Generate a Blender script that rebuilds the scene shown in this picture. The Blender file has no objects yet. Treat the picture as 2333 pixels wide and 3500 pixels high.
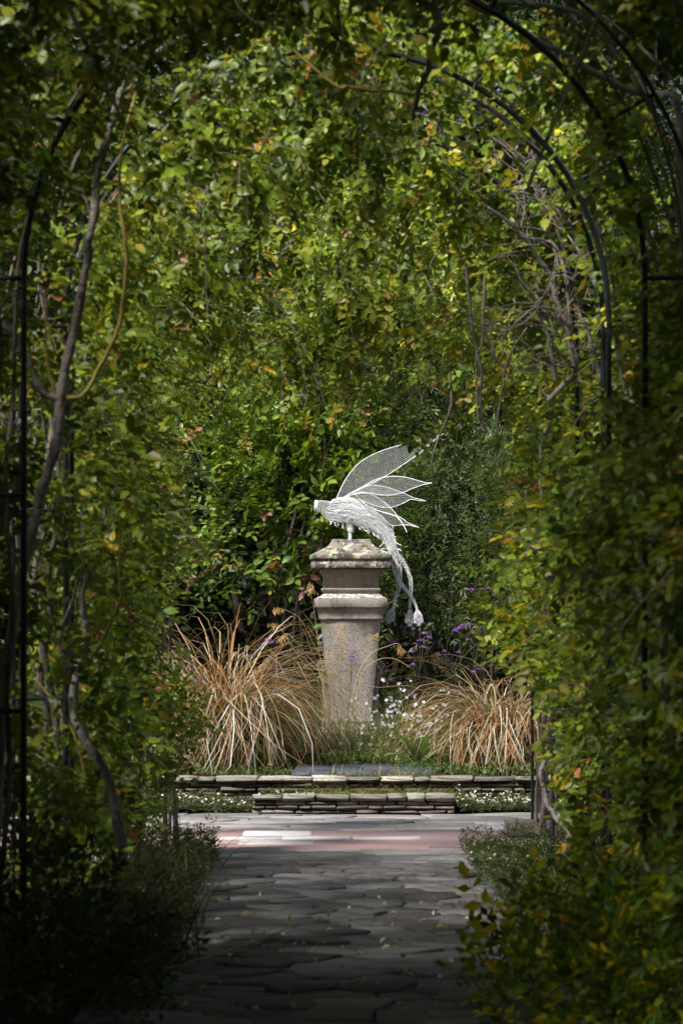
import bpy, math, random
import numpy as np
from mathutils import Matrix, Vector

# ------------------------------------------------------------------ camera, sky, sun, exposure
S = bpy.context.scene
COL = S.collection
PXF = 13125.0                      # focal length in pixels of the photograph
HZ, CX = 2092.0, 1166.0            # horizon row, centre column
EYE = 1.6

cam = bpy.data.cameras.new('camera')
cam.sensor_fit = 'VERTICAL'; cam.sensor_height = 36.0; cam.sensor_width = 24.0
cam.lens = 135.0
cam.shift_y = (HZ - 1750.0) / 3500.0
cam.clip_start = 0.1; cam.clip_end = 600
cam.dof.use_dof = True; cam.dof.focus_distance = 35.0; cam.dof.aperture_fstop = 6.3
co = bpy.data.objects.new('camera', cam); COL.objects.link(co)
co.location = (0, 0, EYE); co.rotation_euler = (math.radians(90), 0, 0)
S.camera = co

SUN_EL, SUN_AZ = math.radians(51), math.radians(46)     # azimuth: from behind the camera towards the left
sun_dir = Vector((-math.sin(SUN_AZ) * math.cos(SUN_EL), -math.cos(SUN_AZ) * math.cos(SUN_EL), math.sin(SUN_EL)))
W = bpy.data.worlds.new('World'); S.world = W; W.use_nodes = True
nt = W.node_tree; nt.nodes.clear()
sky = nt.nodes.new('ShaderNodeTexSky'); sky.sky_type = 'NISHITA'; sky.sun_disc = False
sky.sun_elevation = SUN_EL; sky.dust_density = 3.0; sky.air_density = 1.0; sky.ozone_density = 1.0
sky.sun_rotation = math.atan2(sun_dir.x, sun_dir.y)
bg = nt.nodes.new('ShaderNodeBackground'); bg.inputs['Strength'].default_value = 0.065
wo = nt.nodes.new('ShaderNodeOutputWorld')
nt.links.new(sky.outputs[0], bg.inputs['Color']); nt.links.new(bg.outputs[0], wo.inputs['Surface'])
sl = bpy.data.lights.new('sun', 'SUN'); sl.energy = 5.0; sl.angle = math.radians(9); sl.color = (1.0, 0.96, 0.90)
so = bpy.data.objects.new('sun', sl); COL.objects.link(so)
so.rotation_euler = sun_dir.to_track_quat('Z', 'Y').to_euler(); so.location = (0, 0, 30)
S.view_settings.view_transform = 'Standard'; S.view_settings.look = 'None'
S.view_settings.exposure = 0.58; S.view_settings.gamma = 1.0
S.render.engine = 'CYCLES'
S.cycles.max_bounces = 3; S.cycles.diffuse_bounces = 2; S.cycles.transmission_bounces = 3; S.cycles.use_adaptive_sampling = True; S.cycles.adaptive_threshold = 0.025
S.cycles.glossy_bounces = 2; S.cycles.use_denoising = True

rng = np.random.default_rng(7)
random.seed(7)

# ------------------------------------------------------------------ helpers
def at(px, py, d):
    return np.array([(px - CX) / PXF * d, d, EYE + (HZ - py) / PXF * d])
def pts(lst, d):
    return [at(p[0], p[1], p[2] if len(p) > 2 else d) for p in lst]
def unit(v):
    n = np.linalg.norm(v, axis=-1, keepdims=True); n[n == 0] = 1
    return v / n

def mesh_np(name, V, F, cols=None, smooth=False):
    """V (n,3); F: array (m,k) or list of arrays"""
    V = np.asarray(V, np.float32)
    Fs = F if isinstance(F, list) else [F]
    Fs = [np.asarray(f, np.int32) for f in Fs if len(f)]
    loops = np.concatenate([f.ravel() for f in Fs]); cnt = np.concatenate([np.full(len(f), f.shape[1], np.int32) for f in Fs])
    st = np.concatenate([[0], np.cumsum(cnt)[:-1]]).astype(np.int32)
    me = bpy.data.meshes.new(name)
    me.vertices.add(len(V)); me.vertices.foreach_set('co', V.ravel())
    me.loops.add(len(loops)); me.loops.foreach_set('vertex_index', loops)
    me.polygons.add(len(cnt)); me.polygons.foreach_set('loop_start', st); me.polygons.foreach_set('loop_total', cnt)
    if smooth: me.polygons.foreach_set('use_smooth', np.ones(len(cnt), bool))
    if cols is not None:
        a = me.attributes.new('Col', 'FLOAT_COLOR', 'POINT')
        c = np.ones((len(V), 4), np.float32); c[:, :3] = cols
        a.data.foreach_set('color', c.ravel())
    me.update(calc_edges=True); me.validate()
    return me

class Geo:
    """collects pieces of one mesh"""
    def __init__(s): s.V = []; s.F = {}; s.C = []; s.n = 0
    def add(s, V, F, col=None):
        V = np.asarray(V, float); F = np.asarray(F, int)
        s.V.append(V); s.F.setdefault(F.shape[1], []).append(F + s.n); s.n += len(V)
        if col is not None: s.C.append(np.broadcast_to(np.asarray(col, float), (len(V), 3)))
        return s
    def mesh(s, name, smooth=False):
        c = np.concatenate(s.C) if s.C else None
        return mesh_np(name, np.concatenate(s.V), [np.concatenate(f) for f in s.F.values()], c, smooth)

def link(name, me, mat=None, parent=None, world=True):
    o = bpy.data.objects.new(name, me); COL.objects.link(o)
    if mat is not None and not me.materials: me.materials.append(mat)
    if parent is not None:
        o.parent = parent
        if world: o.matrix_parent_inverse = ROOTINV.get(parent.name, Matrix.Identity(4))
    return o
ROOTINV = {}
def thing(name, loc, label, cat, group=None):
    o = bpy.data.objects.new(name, None); COL.objects.link(o)
    o.location = [float(v) for v in loc]; o.empty_display_size = 0.1
    o['label'] = label; o['category'] = cat
    if group: o['group'] = group
    ROOTINV[o.name] = Matrix.Translation(-Vector([float(v) for v in loc]))
    return o
def tag(o, label, cat, group=None):
    o['label'] = label; o['category'] = cat
    if group: o['group'] = group
    return o
def structure(name, me, mat):
    o = link(name, me, mat); o['kind'] = 'structure'; return o

def tube(P, R, sides=6, cap=True):
    P = np.asarray(P, float); n = len(P)
    R = np.broadcast_to(np.asarray(R, float), (n,))
    T = np.gradient(P, axis=0); T = unit(T)
    up = np.array([0.31, 0.2, 0.93]) if abs(T[0][2]) < 0.9 else np.array([1, 0.1, 0.05])
    A = np.zeros_like(P); a = np.cross(up, T[0]); a /= np.linalg.norm(a)
    for i in range(n):
        a = a - T[i] * np.dot(a, T[i]); a /= np.linalg.norm(a) + 1e-12; A[i] = a
    B = np.cross(T, A)
    th = np.linspace(0, 2 * math.pi, sides, endpoint=False)
    V = P[:, None] + R[:, None, None] * (np.cos(th)[None, :, None] * A[:, None] + np.sin(th)[None, :, None] * B[:, None])
    V = V.reshape(-1, 3)
    i = np.arange(n - 1)[:, None]; j = np.arange(sides)[None, :]; j2 = (j + 1) % sides
    F = np.stack([i * sides + j, i * sides + j2, (i + 1) * sides + j2, (i + 1) * sides + j], -1).reshape(-1, 4)
    return V, F
def tube_caps(g, P, R, sides=6, col=None):
    V, F = tube(P, R, sides); g.add(V, F, col)
    if sides >= 3:
        n = len(P)
        g.add(V[:sides], [list(range(sides))[::-1]], col); g.add(V[-sides:], [list(range(sides))], col)
def smooth_path(P, n=24):
    P = np.asarray(P, float)
    if len(P) < 3:
        t = np.linspace(0, 1, n)[:, None]; return P[0] * (1 - t) + P[-1] * t
    Q = np.vstack([2 * P[0] - P[1], P, 2 * P[-1] - P[-2]])
    t = np.linspace(0, len(P) - 1 - 1e-6, n); k = t.astype(int); f = (t - k)[:, None]
    a, b, c, d = Q[k], Q[k + 1], Q[k + 2], Q[k + 3]
    return 0.5 * (2 * b + (c - a) * f + (2 * a - 5 * b + 4 * c - d) * f ** 2 + (3 * b - a - 3 * c + d) * f ** 3)
def box(x0, x1, y0, y1, z0, z1):
    V = [(x, y, z) for z in (z0, z1) for y in (y0, y1) for x in (x0, x1)]
    F = [(0, 2, 3, 1), (4, 5, 7, 6), (0, 1, 5, 4), (2, 6, 7, 3), (0, 4, 6, 2), (1, 3, 7, 5)]
    return np.array(V, float), np.array(F)
def wires(P0, P1, r):
    """many straight three sided wires at once"""
    D = unit(P1 - P0); up = np.where(np.abs(D[:, 2:3]) > 0.9, np.array([[1., 0, 0]]), np.array([[0., 0, 1.]]))
    A = unit(np.cross(up, D)); B = np.cross(D, A)
    V = []
    for Pp in (P0, P1):
        for th in (0.3, 2.4, 4.5): V.append(Pp + r * (math.cos(th) * A + math.sin(th) * B))
    V = np.stack(V, 1).reshape(-1, 3); b = np.arange(len(P0))[:, None] * 6
    F = np.concatenate([b + np.array([[k, (k + 1) % 3, (k + 1) % 3 + 3, k + 3]]) for k in range(3)])
    return V, F
def vnoise(P, scale, seed=0):
    """smooth pseudo noise -1..1 from sums of sines"""
    r = np.random.default_rng(seed); v = np.zeros(len(P)); amp = 1.0; tot = 0
    for o in range(4):
        for _ in range(3):
            k = r.normal(size=3) * (1.9 ** o) / scale; v += amp * np.sin(P @ k * 2.2 + r.uniform(0, 6.28)); tot += amp * 0.6
        amp *= 0.6
    return v / tot

# ------------------------------------------------------------------ materials
def mat(name, base, rough=0.7, spec=0.3, attr=None, noise=None, bump=None, translucent=0.0, metallic=0.0, objcol=False, trans_tint=(1.5, 1.4, 0.5)):
    m = bpy.data.materials.new(name); m.use_nodes = True
    t = m.node_tree; b = t.nodes['Principled BSDF']; out = t.nodes['Material Output']
    b.inputs['Roughness'].default_value = rough; b.inputs['Specular IOR Level'].default_value = spec
    b.inputs['Metallic'].default_value = metallic
    src = None
    if attr:
        a = t.nodes.new('ShaderNodeAttribute'); a.attribute_name = attr; src = a.outputs['Color']
    elif objcol:
        a = t.nodes.new('ShaderNodeObjectInfo'); src = a.outputs['Color']
    else:
        rgb = t.nodes.new('ShaderNodeRGB'); rgb.outputs[0].default_value = (*base, 1); src = rgb.outputs[0]
    tc = t.nodes.new('ShaderNodeTexCoord')
    for (scale, col2, lo, hi, fac, detail, *stretch) in (noise or []):
        n = t.nodes.new('ShaderNodeTexNoise'); n.inputs['Scale'].default_value = scale; n.inputs['Detail'].default_value = detail
        n.inputs['Roughness'].default_value = 0.65
        if stretch:
            mp = t.nodes.new('ShaderNodeMapping'); mp.inputs['Scale'].default_value = stretch[0]
            t.links.new(tc.outputs['Object'], mp.inputs['Vector']); t.links.new(mp.outputs[0], n.inputs['Vector'])
        else: t.links.new(tc.outputs['Object'], n.inputs['Vector'])
        r = t.nodes.new('ShaderNodeMapRange'); r.inputs['From Min'].default_value = lo; r.inputs['From Max'].default_value = hi
        r.inputs['To Max'].default_value = fac
        t.links.new(n.outputs['Fac'], r.inputs['Value'])
        mx = t.nodes.new('ShaderNodeMix'); mx.data_type = 'RGBA'
        t.links.new(r.outputs[0], mx.inputs['Factor']); t.links.new(src, mx.inputs['A']); mx.inputs['B'].default_value = (*col2, 1)
        src = mx.outputs['Result']
    t.links.new(src, b.inputs['Base Color'])
    if bump:
        prev = None
        for (scale, strength, dist) in bump:
            n = t.nodes.new('ShaderNodeTexNoise'); n.inputs['Scale'].default_value = scale; n.inputs['Detail'].default_value = 6
            t.links.new(tc.outputs['Object'], n.inputs['Vector'])
            bp = t.nodes.new('ShaderNodeBump'); bp.inputs['Strength'].default_value = strength; bp.inputs['Distance'].default_value = dist
            t.links.new(n.outputs['Fac'], bp.inputs['Height'])
            if prev: t.links.new(prev.outputs[0], bp.inputs['Normal'])
            prev = bp
        t.links.new(prev.outputs[0], b.inputs['Normal'])
    if translucent > 0:
        tr = t.nodes.new('ShaderNodeBsdfTranslucent')
        mu = t.nodes.new('ShaderNodeMix'); mu.data_type = 'RGBA'; mu.blend_type = 'MULTIPLY'; mu.inputs['Factor'].default_value = 1
        t.links.new(src, mu.inputs['A']); mu.inputs['B'].default_value = (*trans_tint, 1)
        t.links.new(mu.outputs['Result'], tr.inputs['Color'])
        ms = t.nodes.new('ShaderNodeMixShader'); ms.inputs[0].default_value = translucent
        t.links.new(b.outputs[0], ms.inputs[1]); t.links.new(tr.outputs[0], ms.inputs[2]); t.links.new(ms.outputs[0], out.inputs['Surface'])
    return m

M = {}
M['leaf'] = mat('leaf', (0.07, 0.12, 0.015), 0.42, 0.4, attr='Col', translucent=0.33)
M['leaf_part'] = mat('leaf_part', (0.07, 0.12, 0.015), 0.42, 0.4, objcol=True, translucent=0.33)
M['blade'] = mat('dry_blade', (0.4, 0.3, 0.15), 0.45, 0.4, attr='Col', translucent=0.25, trans_tint=(1.2, 1.1, 0.8))
M['blade_part'] = mat('dry_blade_part', (0.4, 0.3, 0.15), 0.45, 0.4, objcol=True, translucent=0.25, trans_tint=(1.2, 1.1, 0.8))
M['petal'] = mat('petal', (0.8, 0.8, 0.8), 0.6, 0.2, attr='Col', translucent=0.2, trans_tint=(1, 1, 1))
M['petal_part'] = mat('petal_part', (0.8, 0.8, 0.8), 0.6, 0.2, objcol=True, translucent=0.2, trans_tint=(1, 1, 1))
M['bark'] = mat('grey_bark', (0.20, 0.17, 0.145), 0.85, 0.2, noise=[(9, (0.07, 0.05, 0.04), 0.45, 0.7, 0.8, 6), (30, (0.33, 0.31, 0.28), 0.55, 0.7, 0.7, 4)], bump=[(40, 0.6, 0.01)])
M['silver_bark'] = mat('silver_bark', (0.40, 0.37, 0.35), 0.8, 0.25, noise=[(12, (0.14, 0.11, 0.09), 0.5, 0.7, 0.8, 6), (45, (0.5, 0.48, 0.46), 0.55, 0.7, 0.6, 4)], bump=[(50, 0.6, 0.008)])
M['rose_bark'] = mat('rose_bark', (0.42, 0.365, 0.345), 0.85, 0.2, noise=[(7, (0.11, 0.08, 0.07), 0.45, 0.62, 0.85, 8, (1, 1, .35)), (35, (0.42, 0.39, 0.37), 0.55, 0.68, 0.7, 5, (1, 1, .3))], bump=[(28, 1.0, 0.015), (80, 0.8, 0.006)])
M['tangle_bark'] = mat('tangle_bark', (0.27, 0.235, 0.21), 0.85, 0.2, noise=[(10, (0.10, 0.08, 0.065), 0.45, 0.62, 0.85, 8), (40, (0.40, 0.37, 0.35), 0.55, 0.68, 0.7, 5)], bump=[(40, 1.0, 0.01)])
M['dark_bark'] = mat('dark_bark', (0.07, 0.055, 0.045), 0.9, 0.2, noise=[(14, (0.02, 0.018, 0.015), 0.45, 0.7, 0.8, 6)], bump=[(30, 0.7, 0.02)])
M['shoot'] = mat('green_shoot', (0.42, 0.33, 0.09), 0.6, 0.3, noise=[(8, (0.26, 0.16, 0.06), 0.45, 0.7, 0.7, 4)])
M['iron'] = mat('black_iron', (0.012, 0.014, 0.018), 0.45, 0.5, noise=[(25, (0.03, 0.02, 0.015), 0.55, 0.75, 0.6, 5)], bump=[(60, 0.3, 0.004)])
M['wire'] = mat('white_wire', (0.88, 0.90, 0.92), 0.5, 0.4)
SL = (0.19, 0.185, 0.195)
M['slate'] = mat('slate_paving', SL, 0.62, 0.35, objcol=True,
                 noise=[(2.6, (0.08, 0.07, 0.065), 0.48, 0.72, 0.75, 8), (22, (0.40, 0.38, 0.36), 0.55, 0.72, 0.6, 8), (5, (0.10, 0.11, 0.05), 0.62, 0.75, 0.5, 6)],
                 bump=[(6, 0.6, 0.03), (45, 0.5, 0.006)])
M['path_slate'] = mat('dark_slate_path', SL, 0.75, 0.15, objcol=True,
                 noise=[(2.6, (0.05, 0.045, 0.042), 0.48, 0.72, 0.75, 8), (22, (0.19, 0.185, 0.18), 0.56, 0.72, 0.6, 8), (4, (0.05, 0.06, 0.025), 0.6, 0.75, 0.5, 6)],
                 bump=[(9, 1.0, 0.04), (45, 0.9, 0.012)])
M['pink'] = mat('pink_gravel_concrete', (0.36, 0.25, 0.245), 0.8, 0.2,
                noise=[(2.2, (0.28, 0.18, 0.175), 0.45, 0.7, 0.7, 6), (60, (0.46, 0.36, 0.35), 0.55, 0.7, 0.7, 3), (1.0, (0.26, 0.2, 0.19), 0.58, 0.75, 0.6, 8)], bump=[(80, 0.6, 0.006)])
M['white_slab'] = mat('white_marble_slab', (0.56, 0.54, 0.54), 0.6, 0.3, noise=[(5, (0.36, 0.34, 0.34), 0.5, 0.75, 0.7, 8), (40, (0.45, 0.40, 0.38), 0.55, 0.7, 0.6, 4)], bump=[(30, 0.4, 0.004)])
M['blue_slate'] = mat('blue_slate', (0.06, 0.07, 0.10), 0.6, 0.25, noise=[(8, (0.05, 0.055, 0.07), 0.45, 0.7, 0.7, 6), (30, (0.11, 0.12, 0.15), 0.56, 0.72, 0.5, 6)], bump=[(25, 0.4, 0.005)])
M['rubble'] = mat('rubble_stone', (0.2, 0.18, 0.15), 0.85, 0.2, objcol=True,
                  noise=[(18, (0.07, 0.06, 0.05), 0.45, 0.68, 0.8, 6), (40, (0.42, 0.42, 0.38), 0.58, 0.68, 0.7, 5), (9, (0.06, 0.08, 0.025), 0.52, 0.66, 0.75, 6)], bump=[(22, 0.8, 0.02), (90, 0.5, 0.004)])
M['mortar'] = mat('dark_joint_earth', (0.035, 0.028, 0.022), 0.95, 0.1, noise=[(30, (0.06, 0.05, 0.035), 0.5, 0.7, 0.7, 5)], bump=[(40, 0.8, 0.02)])
M['soil'] = mat('soil', (0.035, 0.026, 0.018), 0.95, 0.1, noise=[(4, (0.06, 0.045, 0.03), 0.45, 0.7, 0.7, 8), (30, (0.02, 0.016, 0.012), 0.5, 0.7, 0.7, 5)], bump=[(14, 0.8, 0.05), (60, 0.6, 0.01)])
M['stone'] = mat('pedestal_stone', (0.345, 0.31, 0.27), 0.85, 0.2,
                 noise=[(4, (0.22, 0.19, 0.16), 0.4, 0.7, 0.8, 8), (70, (0.13, 0.11, 0.09), 0.5, 0.66, 0.7, 5), (7.0, (0.15, 0.135, 0.11), 0.55, 0.7, 0.7, 6), (14, (0.10, 0.09, 0.075), 0.52, 0.68, 0.7, 5, (1, 1, .12))], bump=[(120, 0.7, 0.006), (25, 0.3, 0.01)])
M['granite'] = mat('pedestal_granite', (0.40, 0.36, 0.32), 0.85, 0.2,
                 noise=[(75, (0.14, 0.12, 0.10), 0.48, 0.62, 0.85, 4), (60, (0.52, 0.49, 0.46), 0.57, 0.66, 0.75, 3), (3, (0.22, 0.20, 0.18), 0.45, 0.7, 0.7, 7), (12, (0.11, 0.10, 0.09), 0.53, 0.7, 0.65, 5, (1, 1, .10))], bump=[(130, 0.9, 0.008)])
M['lichen'] = mat('lichen_stone', (0.24, 0.21, 0.18), 0.9, 0.15,
                 noise=[(9, (0.07, 0.06, 0.05), 0.46, 0.58, 0.9, 9), (12, (0.48, 0.49, 0.30), 0.56, 0.585, 0.95, 9), (19, (0.46, 0.44, 0.45), 0.575, 0.6, 0.85, 9), (33, (0.10, 0.12, 0.045), 0.6, 0.66, 0.8, 5)], bump=[(30, 1.0, 0.02), (110, 0.8, 0.006)])
M['ledge'] = mat('white_lichen_stone', (0.33, 0.29, 0.24), 0.9, 0.15,
                 noise=[(22, (0.16, 0.13, 0.11), 0.47, 0.6, 0.7, 6), (30, (0.60, 0.64, 0.64), 0.5, 0.54, 0.9, 9)], bump=[(60, 1.0, 0.012)])
M['wood_dark'] = M['dark_bark']

# ------------------------------------------------------------------ leaves
LEAF6 = (np.array([(0, 0, 0), (0.28, -0.40, 0.07), (0.68, -0.34, 0.05), (1, 0, -0.05), (0.68, 0.34, 0.05), (0.28, 0.40, 0.07)], float),
         np.array([(0, 1, 2, 3), (0, 3, 4, 5)]))
LEAF4 = (np.array([(0, 0, 0), (0.45, -0.45, 0.08), (1, 0, -0.04), (0.45, 0.45, 0.08)], float), np.array([(0, 1, 2), (0, 2, 3)]))
LEAFB = (np.array([(0, 0, 0), (.14, -.22, .03), (.36, -.42, .07), (.64, -.36, .06), (.86, -.16, .0), (1, 0, -.08), (.86, .16, .0), (.64, .36, .06), (.36, .42, .07), (.14, .22, .03), (.36, 0, .0), (.64, 0, .0)], float),
         np.array([(0, 1, 2, 10), (10, 2, 3, 11), (11, 3, 4, 5), (0, 10, 8, 9), (10, 11, 7, 8), (11, 5, 6, 7)]))

def leaf_frames(P, A, Nn, L, nl, rg, spread=55, jit=0.35):
    """sprays of leaflets: returns origin, direction, normal, length of every leaflet"""
    n = len(P); A = unit(A); B = unit(np.cross(Nn, A)); Nn = np.cross(A, B)
    O, D, N, LL = [], [], [], []
    sp = math.radians(spread)
    pairs = (nl - 1) // 2
    ax = L * 1.15 * max(pairs, 0.6)
    for j in range(nl):
        if j == nl - 1:
            o = P + A * ax[:, None]; d = A.copy()
        else:
            p = j // 2; sgn = -1 if j % 2 else 1
            f = (p + 0.75) / (pairs + 0.25)
            o = P + A * (ax * f)[:, None]; d = A * math.cos(sp) + sgn * B * math.sin(sp)
        d = unit(d + rg.normal(0, jit, (n, 3)) * 0.6); nn = unit(Nn + rg.normal(0, jit, (n, 3)))
        O.append(o); D.append(d); N.append(nn); LL.append(L * rg.uniform(0.75, 1.15, n))
    return np.concatenate(O), np.concatenate(D), np.concatenate(N), np.concatenate(LL)

def leaf_verts(O, D, N, L, wid, tmpl):
    T, F = tmpl
    Sd = unit(np.cross(N, D)); N = np.cross(D, Sd)
    w = wid if np.ndim(wid) else np.full(len(O), wid)
    V = O[:, None] + L[:, None, None] * (T[None, :, 0:1] * D[:, None] + (T[None, :, 1:2] * w[:, None, None]) * Sd[:, None] + T[None, :, 2:3] * N[:, None])
    k = len(T); FF = (F[None] + (np.arange(len(O)) * k)[:, None, None]).reshape(-1, F.shape[1])
    return V.reshape(-1, 3), FF

def palette(n, cols, weights, rg, var=0.22, where=None):
    cols = np.array(cols); w = np.array(weights, float); w /= w.sum()
    c = cols[rg.choice(len(cols), n, p=w)]
    return np.clip(c * np.exp(rg.normal(0, var, (n, 1))) * np.exp(rg.normal(0, var * 0.35, (n, 3))), 0.002, 0.9)

ROSE = [(0.125, 0.175, 0.014), (0.17, 0.215, 0.018), (0.07, 0.11, 0.012), (0.22, 0.24, 0.022), (0.38, 0.29, 0.02), (0.26, 0.11, 0.04)]
ROSE_W = [38, 24, 24, 10, 2.0, 1.2]

LEAFMESH = {}
def leaf_part_mesh(w):
    if w not in LEAFMESH:
        T, F = LEAFB; V = T.copy(); V[:, 1] *= w
        me = mesh_np('leaf', V, F); me.materials.append(M['leaf_part']); LEAFMESH[w] = me
    return LEAFMESH[w]

def foliage(root, O, D, N, L, wid, cols, nparts, score, tmpl=LEAF4, name='foliage', partname='leaf'):
    """nparts best leaves become parts of their own, the rest one mass of stuff"""
    idx = np.zeros(len(O), bool)
    if nparts:
        pick = np.argsort(-score)[:nparts]; idx[pick] = True
        me = leaf_part_mesh(wid); inv = ROOTINV[root.name]
        for i in pick:
            d = D[i]; sd = np.cross(N[i], d); sd /= np.linalg.norm(sd); nn = np.cross(d, sd); l = L[i]
            o = bpy.data.objects.new(partname, me); COL.objects.link(o); o.parent = root
            o.color = (*cols[i], 1)
            m4 = Matrix(((d[0] * l, sd[0] * l, nn[0] * l, O[i][0]), (d[1] * l, sd[1] * l, nn[1] * l, O[i][1]), (d[2] * l, sd[2] * l, nn[2] * l, O[i][2]), (0, 0, 0, 1)))
            o.matrix_parent_inverse = inv; o.matrix_basis = m4
    k = ~idx
    V, F = leaf_verts(O[k], D[k], N[k], L[k], wid, tmpl)
    me = mesh_np(name, V, F, np.repeat(cols[k], len(tmpl[0]), 0)); me.materials.append(M['leaf'])
    o = link(name, me, None, root); o['kind'] = 'stuff'
    return o

# ------------------------------------------------------------------ ground, paths, terrace
AX = 0.0                               # axis of the pergola
def sheet(name, x0, x1, y0, y1, nx, ny, zf, m):
    X, Y = np.meshgrid(np.linspace(x0, x1, nx), np.linspace(y0, y1, ny)); Pp = np.stack([X.ravel(), Y.ravel(), np.zeros(X.size)], 1)
    Pp[:, 2] = zf(Pp)
    i = np.arange(ny - 1)[:, None] * nx + np.arange(nx - 1)[None]; i = i.ravel()
    return structure(name, mesh_np(name, Pp, np.stack([i, i + 1, i + nx + 1, i + nx], 1), smooth=True), m)
sheet('ground', -300, 300, -200, 400, 40, 40, lambda P: np.full(len(P), -0.045), M['soil'])

def slab_mesh(x0, x1, y0, y1, z0, z1, rg, jit=0.03, bev=0.012):
    """irregular flagstone with worn edges"""
    k = []
    c = [(x0, y0), (x1, y0), (x1, y1), (x0, y1)]
    for i in range(4):
        a = np.array(c[i]); b = np.array(c[(i + 1) % 4])
        k.append(a + rg.uniform(-jit, jit, 2)); k.append(a * .62 + b * .38 + rg.uniform(-jit, jit, 2) * .6); k.append(a * .3 + b * .7 + rg.uniform(-jit, jit, 2) * .6)
    k = np.array(k); cen = k.mean(0); n = len(k)
    tilt = rg.normal(0, 0.006, 2)
    def ring(sc, z):
        q = cen + (k - cen) * sc
        return np.column_stack([q, z + (q - cen) @ tilt * (1 if z > z0 else 0)])
    s = 1 - bev / max(0.1, min(x1 - x0, y1 - y0))
    V = np.vstack([ring(1.0, z0), ring(1.0, z1 - bev * .7), ring(s, z1)])
    F = []
    for r in range(2):
        for i in range(n): F.append((r * n + i, r * n + (i + 1) % n, (r + 1) * n + (i + 1) % n, (r + 1) * n + i))
    return mesh_np('paving_stone', V, [np.array(F), np.array([[2 * n + i for i in range(n)]])])

def pave(name, x0, x1, y0, y1, rowd, colw, zt, m, rg, kids='paving_stone', col=SL, edge=0.0, gap=0.005, var=0.2):
    base = structure(name, Geo().add(*box(x0 - .05, x1 + .05, y0, y1, zt - 0.09, zt - 0.028)).mesh(name), M['mortar'])
    y = y0
    while y < y1 - 0.05:
        d = min(rg.uniform(*rowd), y1 - y)
        if y1 - (y + d) < rowd[0] * 0.6: d = y1 - y
        x = x0 - rg.uniform(0, edge)
        xe = x1 + rg.uniform(-edge, edge)
        while x < xe - 0.05:
            w = min(rg.uniform(*colw), xe - x)
            if xe - (x + w) < colw[0] * 0.6: w = xe - x
            me = slab_mesh(x + gap, x + w - gap, y + gap, y + d - gap, zt - 0.06, zt + rg.normal(0, 0.008), rg, jit=0.035)
            o = link(kids, me, m, base)
            t = float(np.exp(rg.normal(0, var))); o.color = (col[0] * t, col[1] * t * rg.uniform(.97, 1.02), col[2] * t * rg.uniform(.94, 1.06), 1)
            x += w
        y += d
    return base
def crazy_pave(name, x0, x1, y0, y1, cx, cy, zt, m, rg, col, gap=0.007, var=0.22, zj=0.008):
    """irregular flagstones: jittered cells cut along their bisectors"""
    base = structure(name, Geo().add(*box(x0 - .05, x1 + .05, y0, y1, zt - 0.09, zt - 0.03)).mesh(name), M['mortar'])
    nx = int(round((x1 - x0) / cx)); ny = int(round((y1 - y0) / cy)); ax = (x1 - x0) / nx; ay = (y1 - y0) / ny
    Sd = np.array([((i + .5 + (.25 if j % 2 else -.25)) * ax + x0 + rg.uniform(-.36, .36) * ax, (j + .5) * ay + y0 + rg.uniform(-.42, .42) * ay) for j in range(ny) for i in range(nx)])
    Q = Sd / np.array([cx, cy])
    for a in range(len(Sd)):
        poly = [np.array(p) / np.array([cx, cy]) for p in ((x0, y0), (x1, y0), (x1, y1), (x0, y1))]
        dd = np.linalg.norm(Q - Q[a], axis=1)
        for b in np.argsort(dd)[1:14]:
            mid = (Q[a] + Q[b]) / 2; nn = Q[b] - Q[a]; out = []
            for i in range(len(poly)):
                p, q = poly[i], poly[(i + 1) % len(poly)]; sp, sq = np.dot(p - mid, nn), np.dot(q - mid, nn)
                if sp <= 0: out.append(p)
                if sp * sq < 0: out.append(p + (q - p) * sp / (sp - sq))
            poly = out
            if len(poly) < 3: break
        if len(poly) < 3: continue
        P = np.array(poly) * np.array([cx, cy]); cen = P.mean(0)
        k = []
        for i in range(len(P)):
            p, q = P[i], P[(i + 1) % len(P)]; ln = np.linalg.norm(q - p)
            if ln < .03: k.append(p); continue
            k.append(p + rg.uniform(-.008, .008, 2))
            for f in (.36, .7): k.append(p * (1 - f) + q * f + rg.uniform(-.014, .014, 2))
        k = np.array(k); k = cen + (k - cen) * (1 - gap / np.maximum(.05, np.linalg.norm(k - cen, axis=1)))[:, None]
        n = len(k); z1 = zt + rg.normal(0, zj); tilt = rg.normal(0, .007, 2)
        def ring(sc, z, t=1):
            q = cen + (k - cen) * sc; return np.column_stack([q, z + (q - cen) @ tilt * t + (rg.normal(0, .0015, n) if t else 0)])
        V = np.vstack([ring(1, zt - .06, 0), ring(1, z1 - .005), ring(.972, z1), [[cen[0], cen[1], z1 + .002]]])
        F = np.array([(r * n + i, r * n + (i + 1) % n, (r + 1) * n + (i + 1) % n, (r + 1) * n + i) for r in range(2) for i in range(n)])
        T = np.array([(2 * n + i, 2 * n + (i + 1) % n, 3 * n) for i in range(n)])
        o = link('paving_stone', mesh_np('paving_stone', V, [F, T]), m, base); t = float(np.exp(rg.normal(0, var))); w = rg.normal(0, .03)
        o.color = (col[0] * t * (1 + w), col[1] * t, col[2] * t * (1 - w), 1)
    return base
rgp = np.random.default_rng(11)
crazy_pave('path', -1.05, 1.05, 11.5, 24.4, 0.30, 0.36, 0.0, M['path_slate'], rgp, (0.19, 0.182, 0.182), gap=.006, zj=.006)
crazy_pave('pavement', -3.4, 3.6, 24.4, 25.93, 0.55, 0.30, 0.002, M['slate'], rgp, (0.26, 0.25, 0.245), zj=.005)
crazy_pave('pavement', -3.4, 3.6, 28.27, 30.48, 0.6, 0.30, 0.002, M['slate'], rgp, (0.25, 0.24, 0.235), zj=.005)
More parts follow.
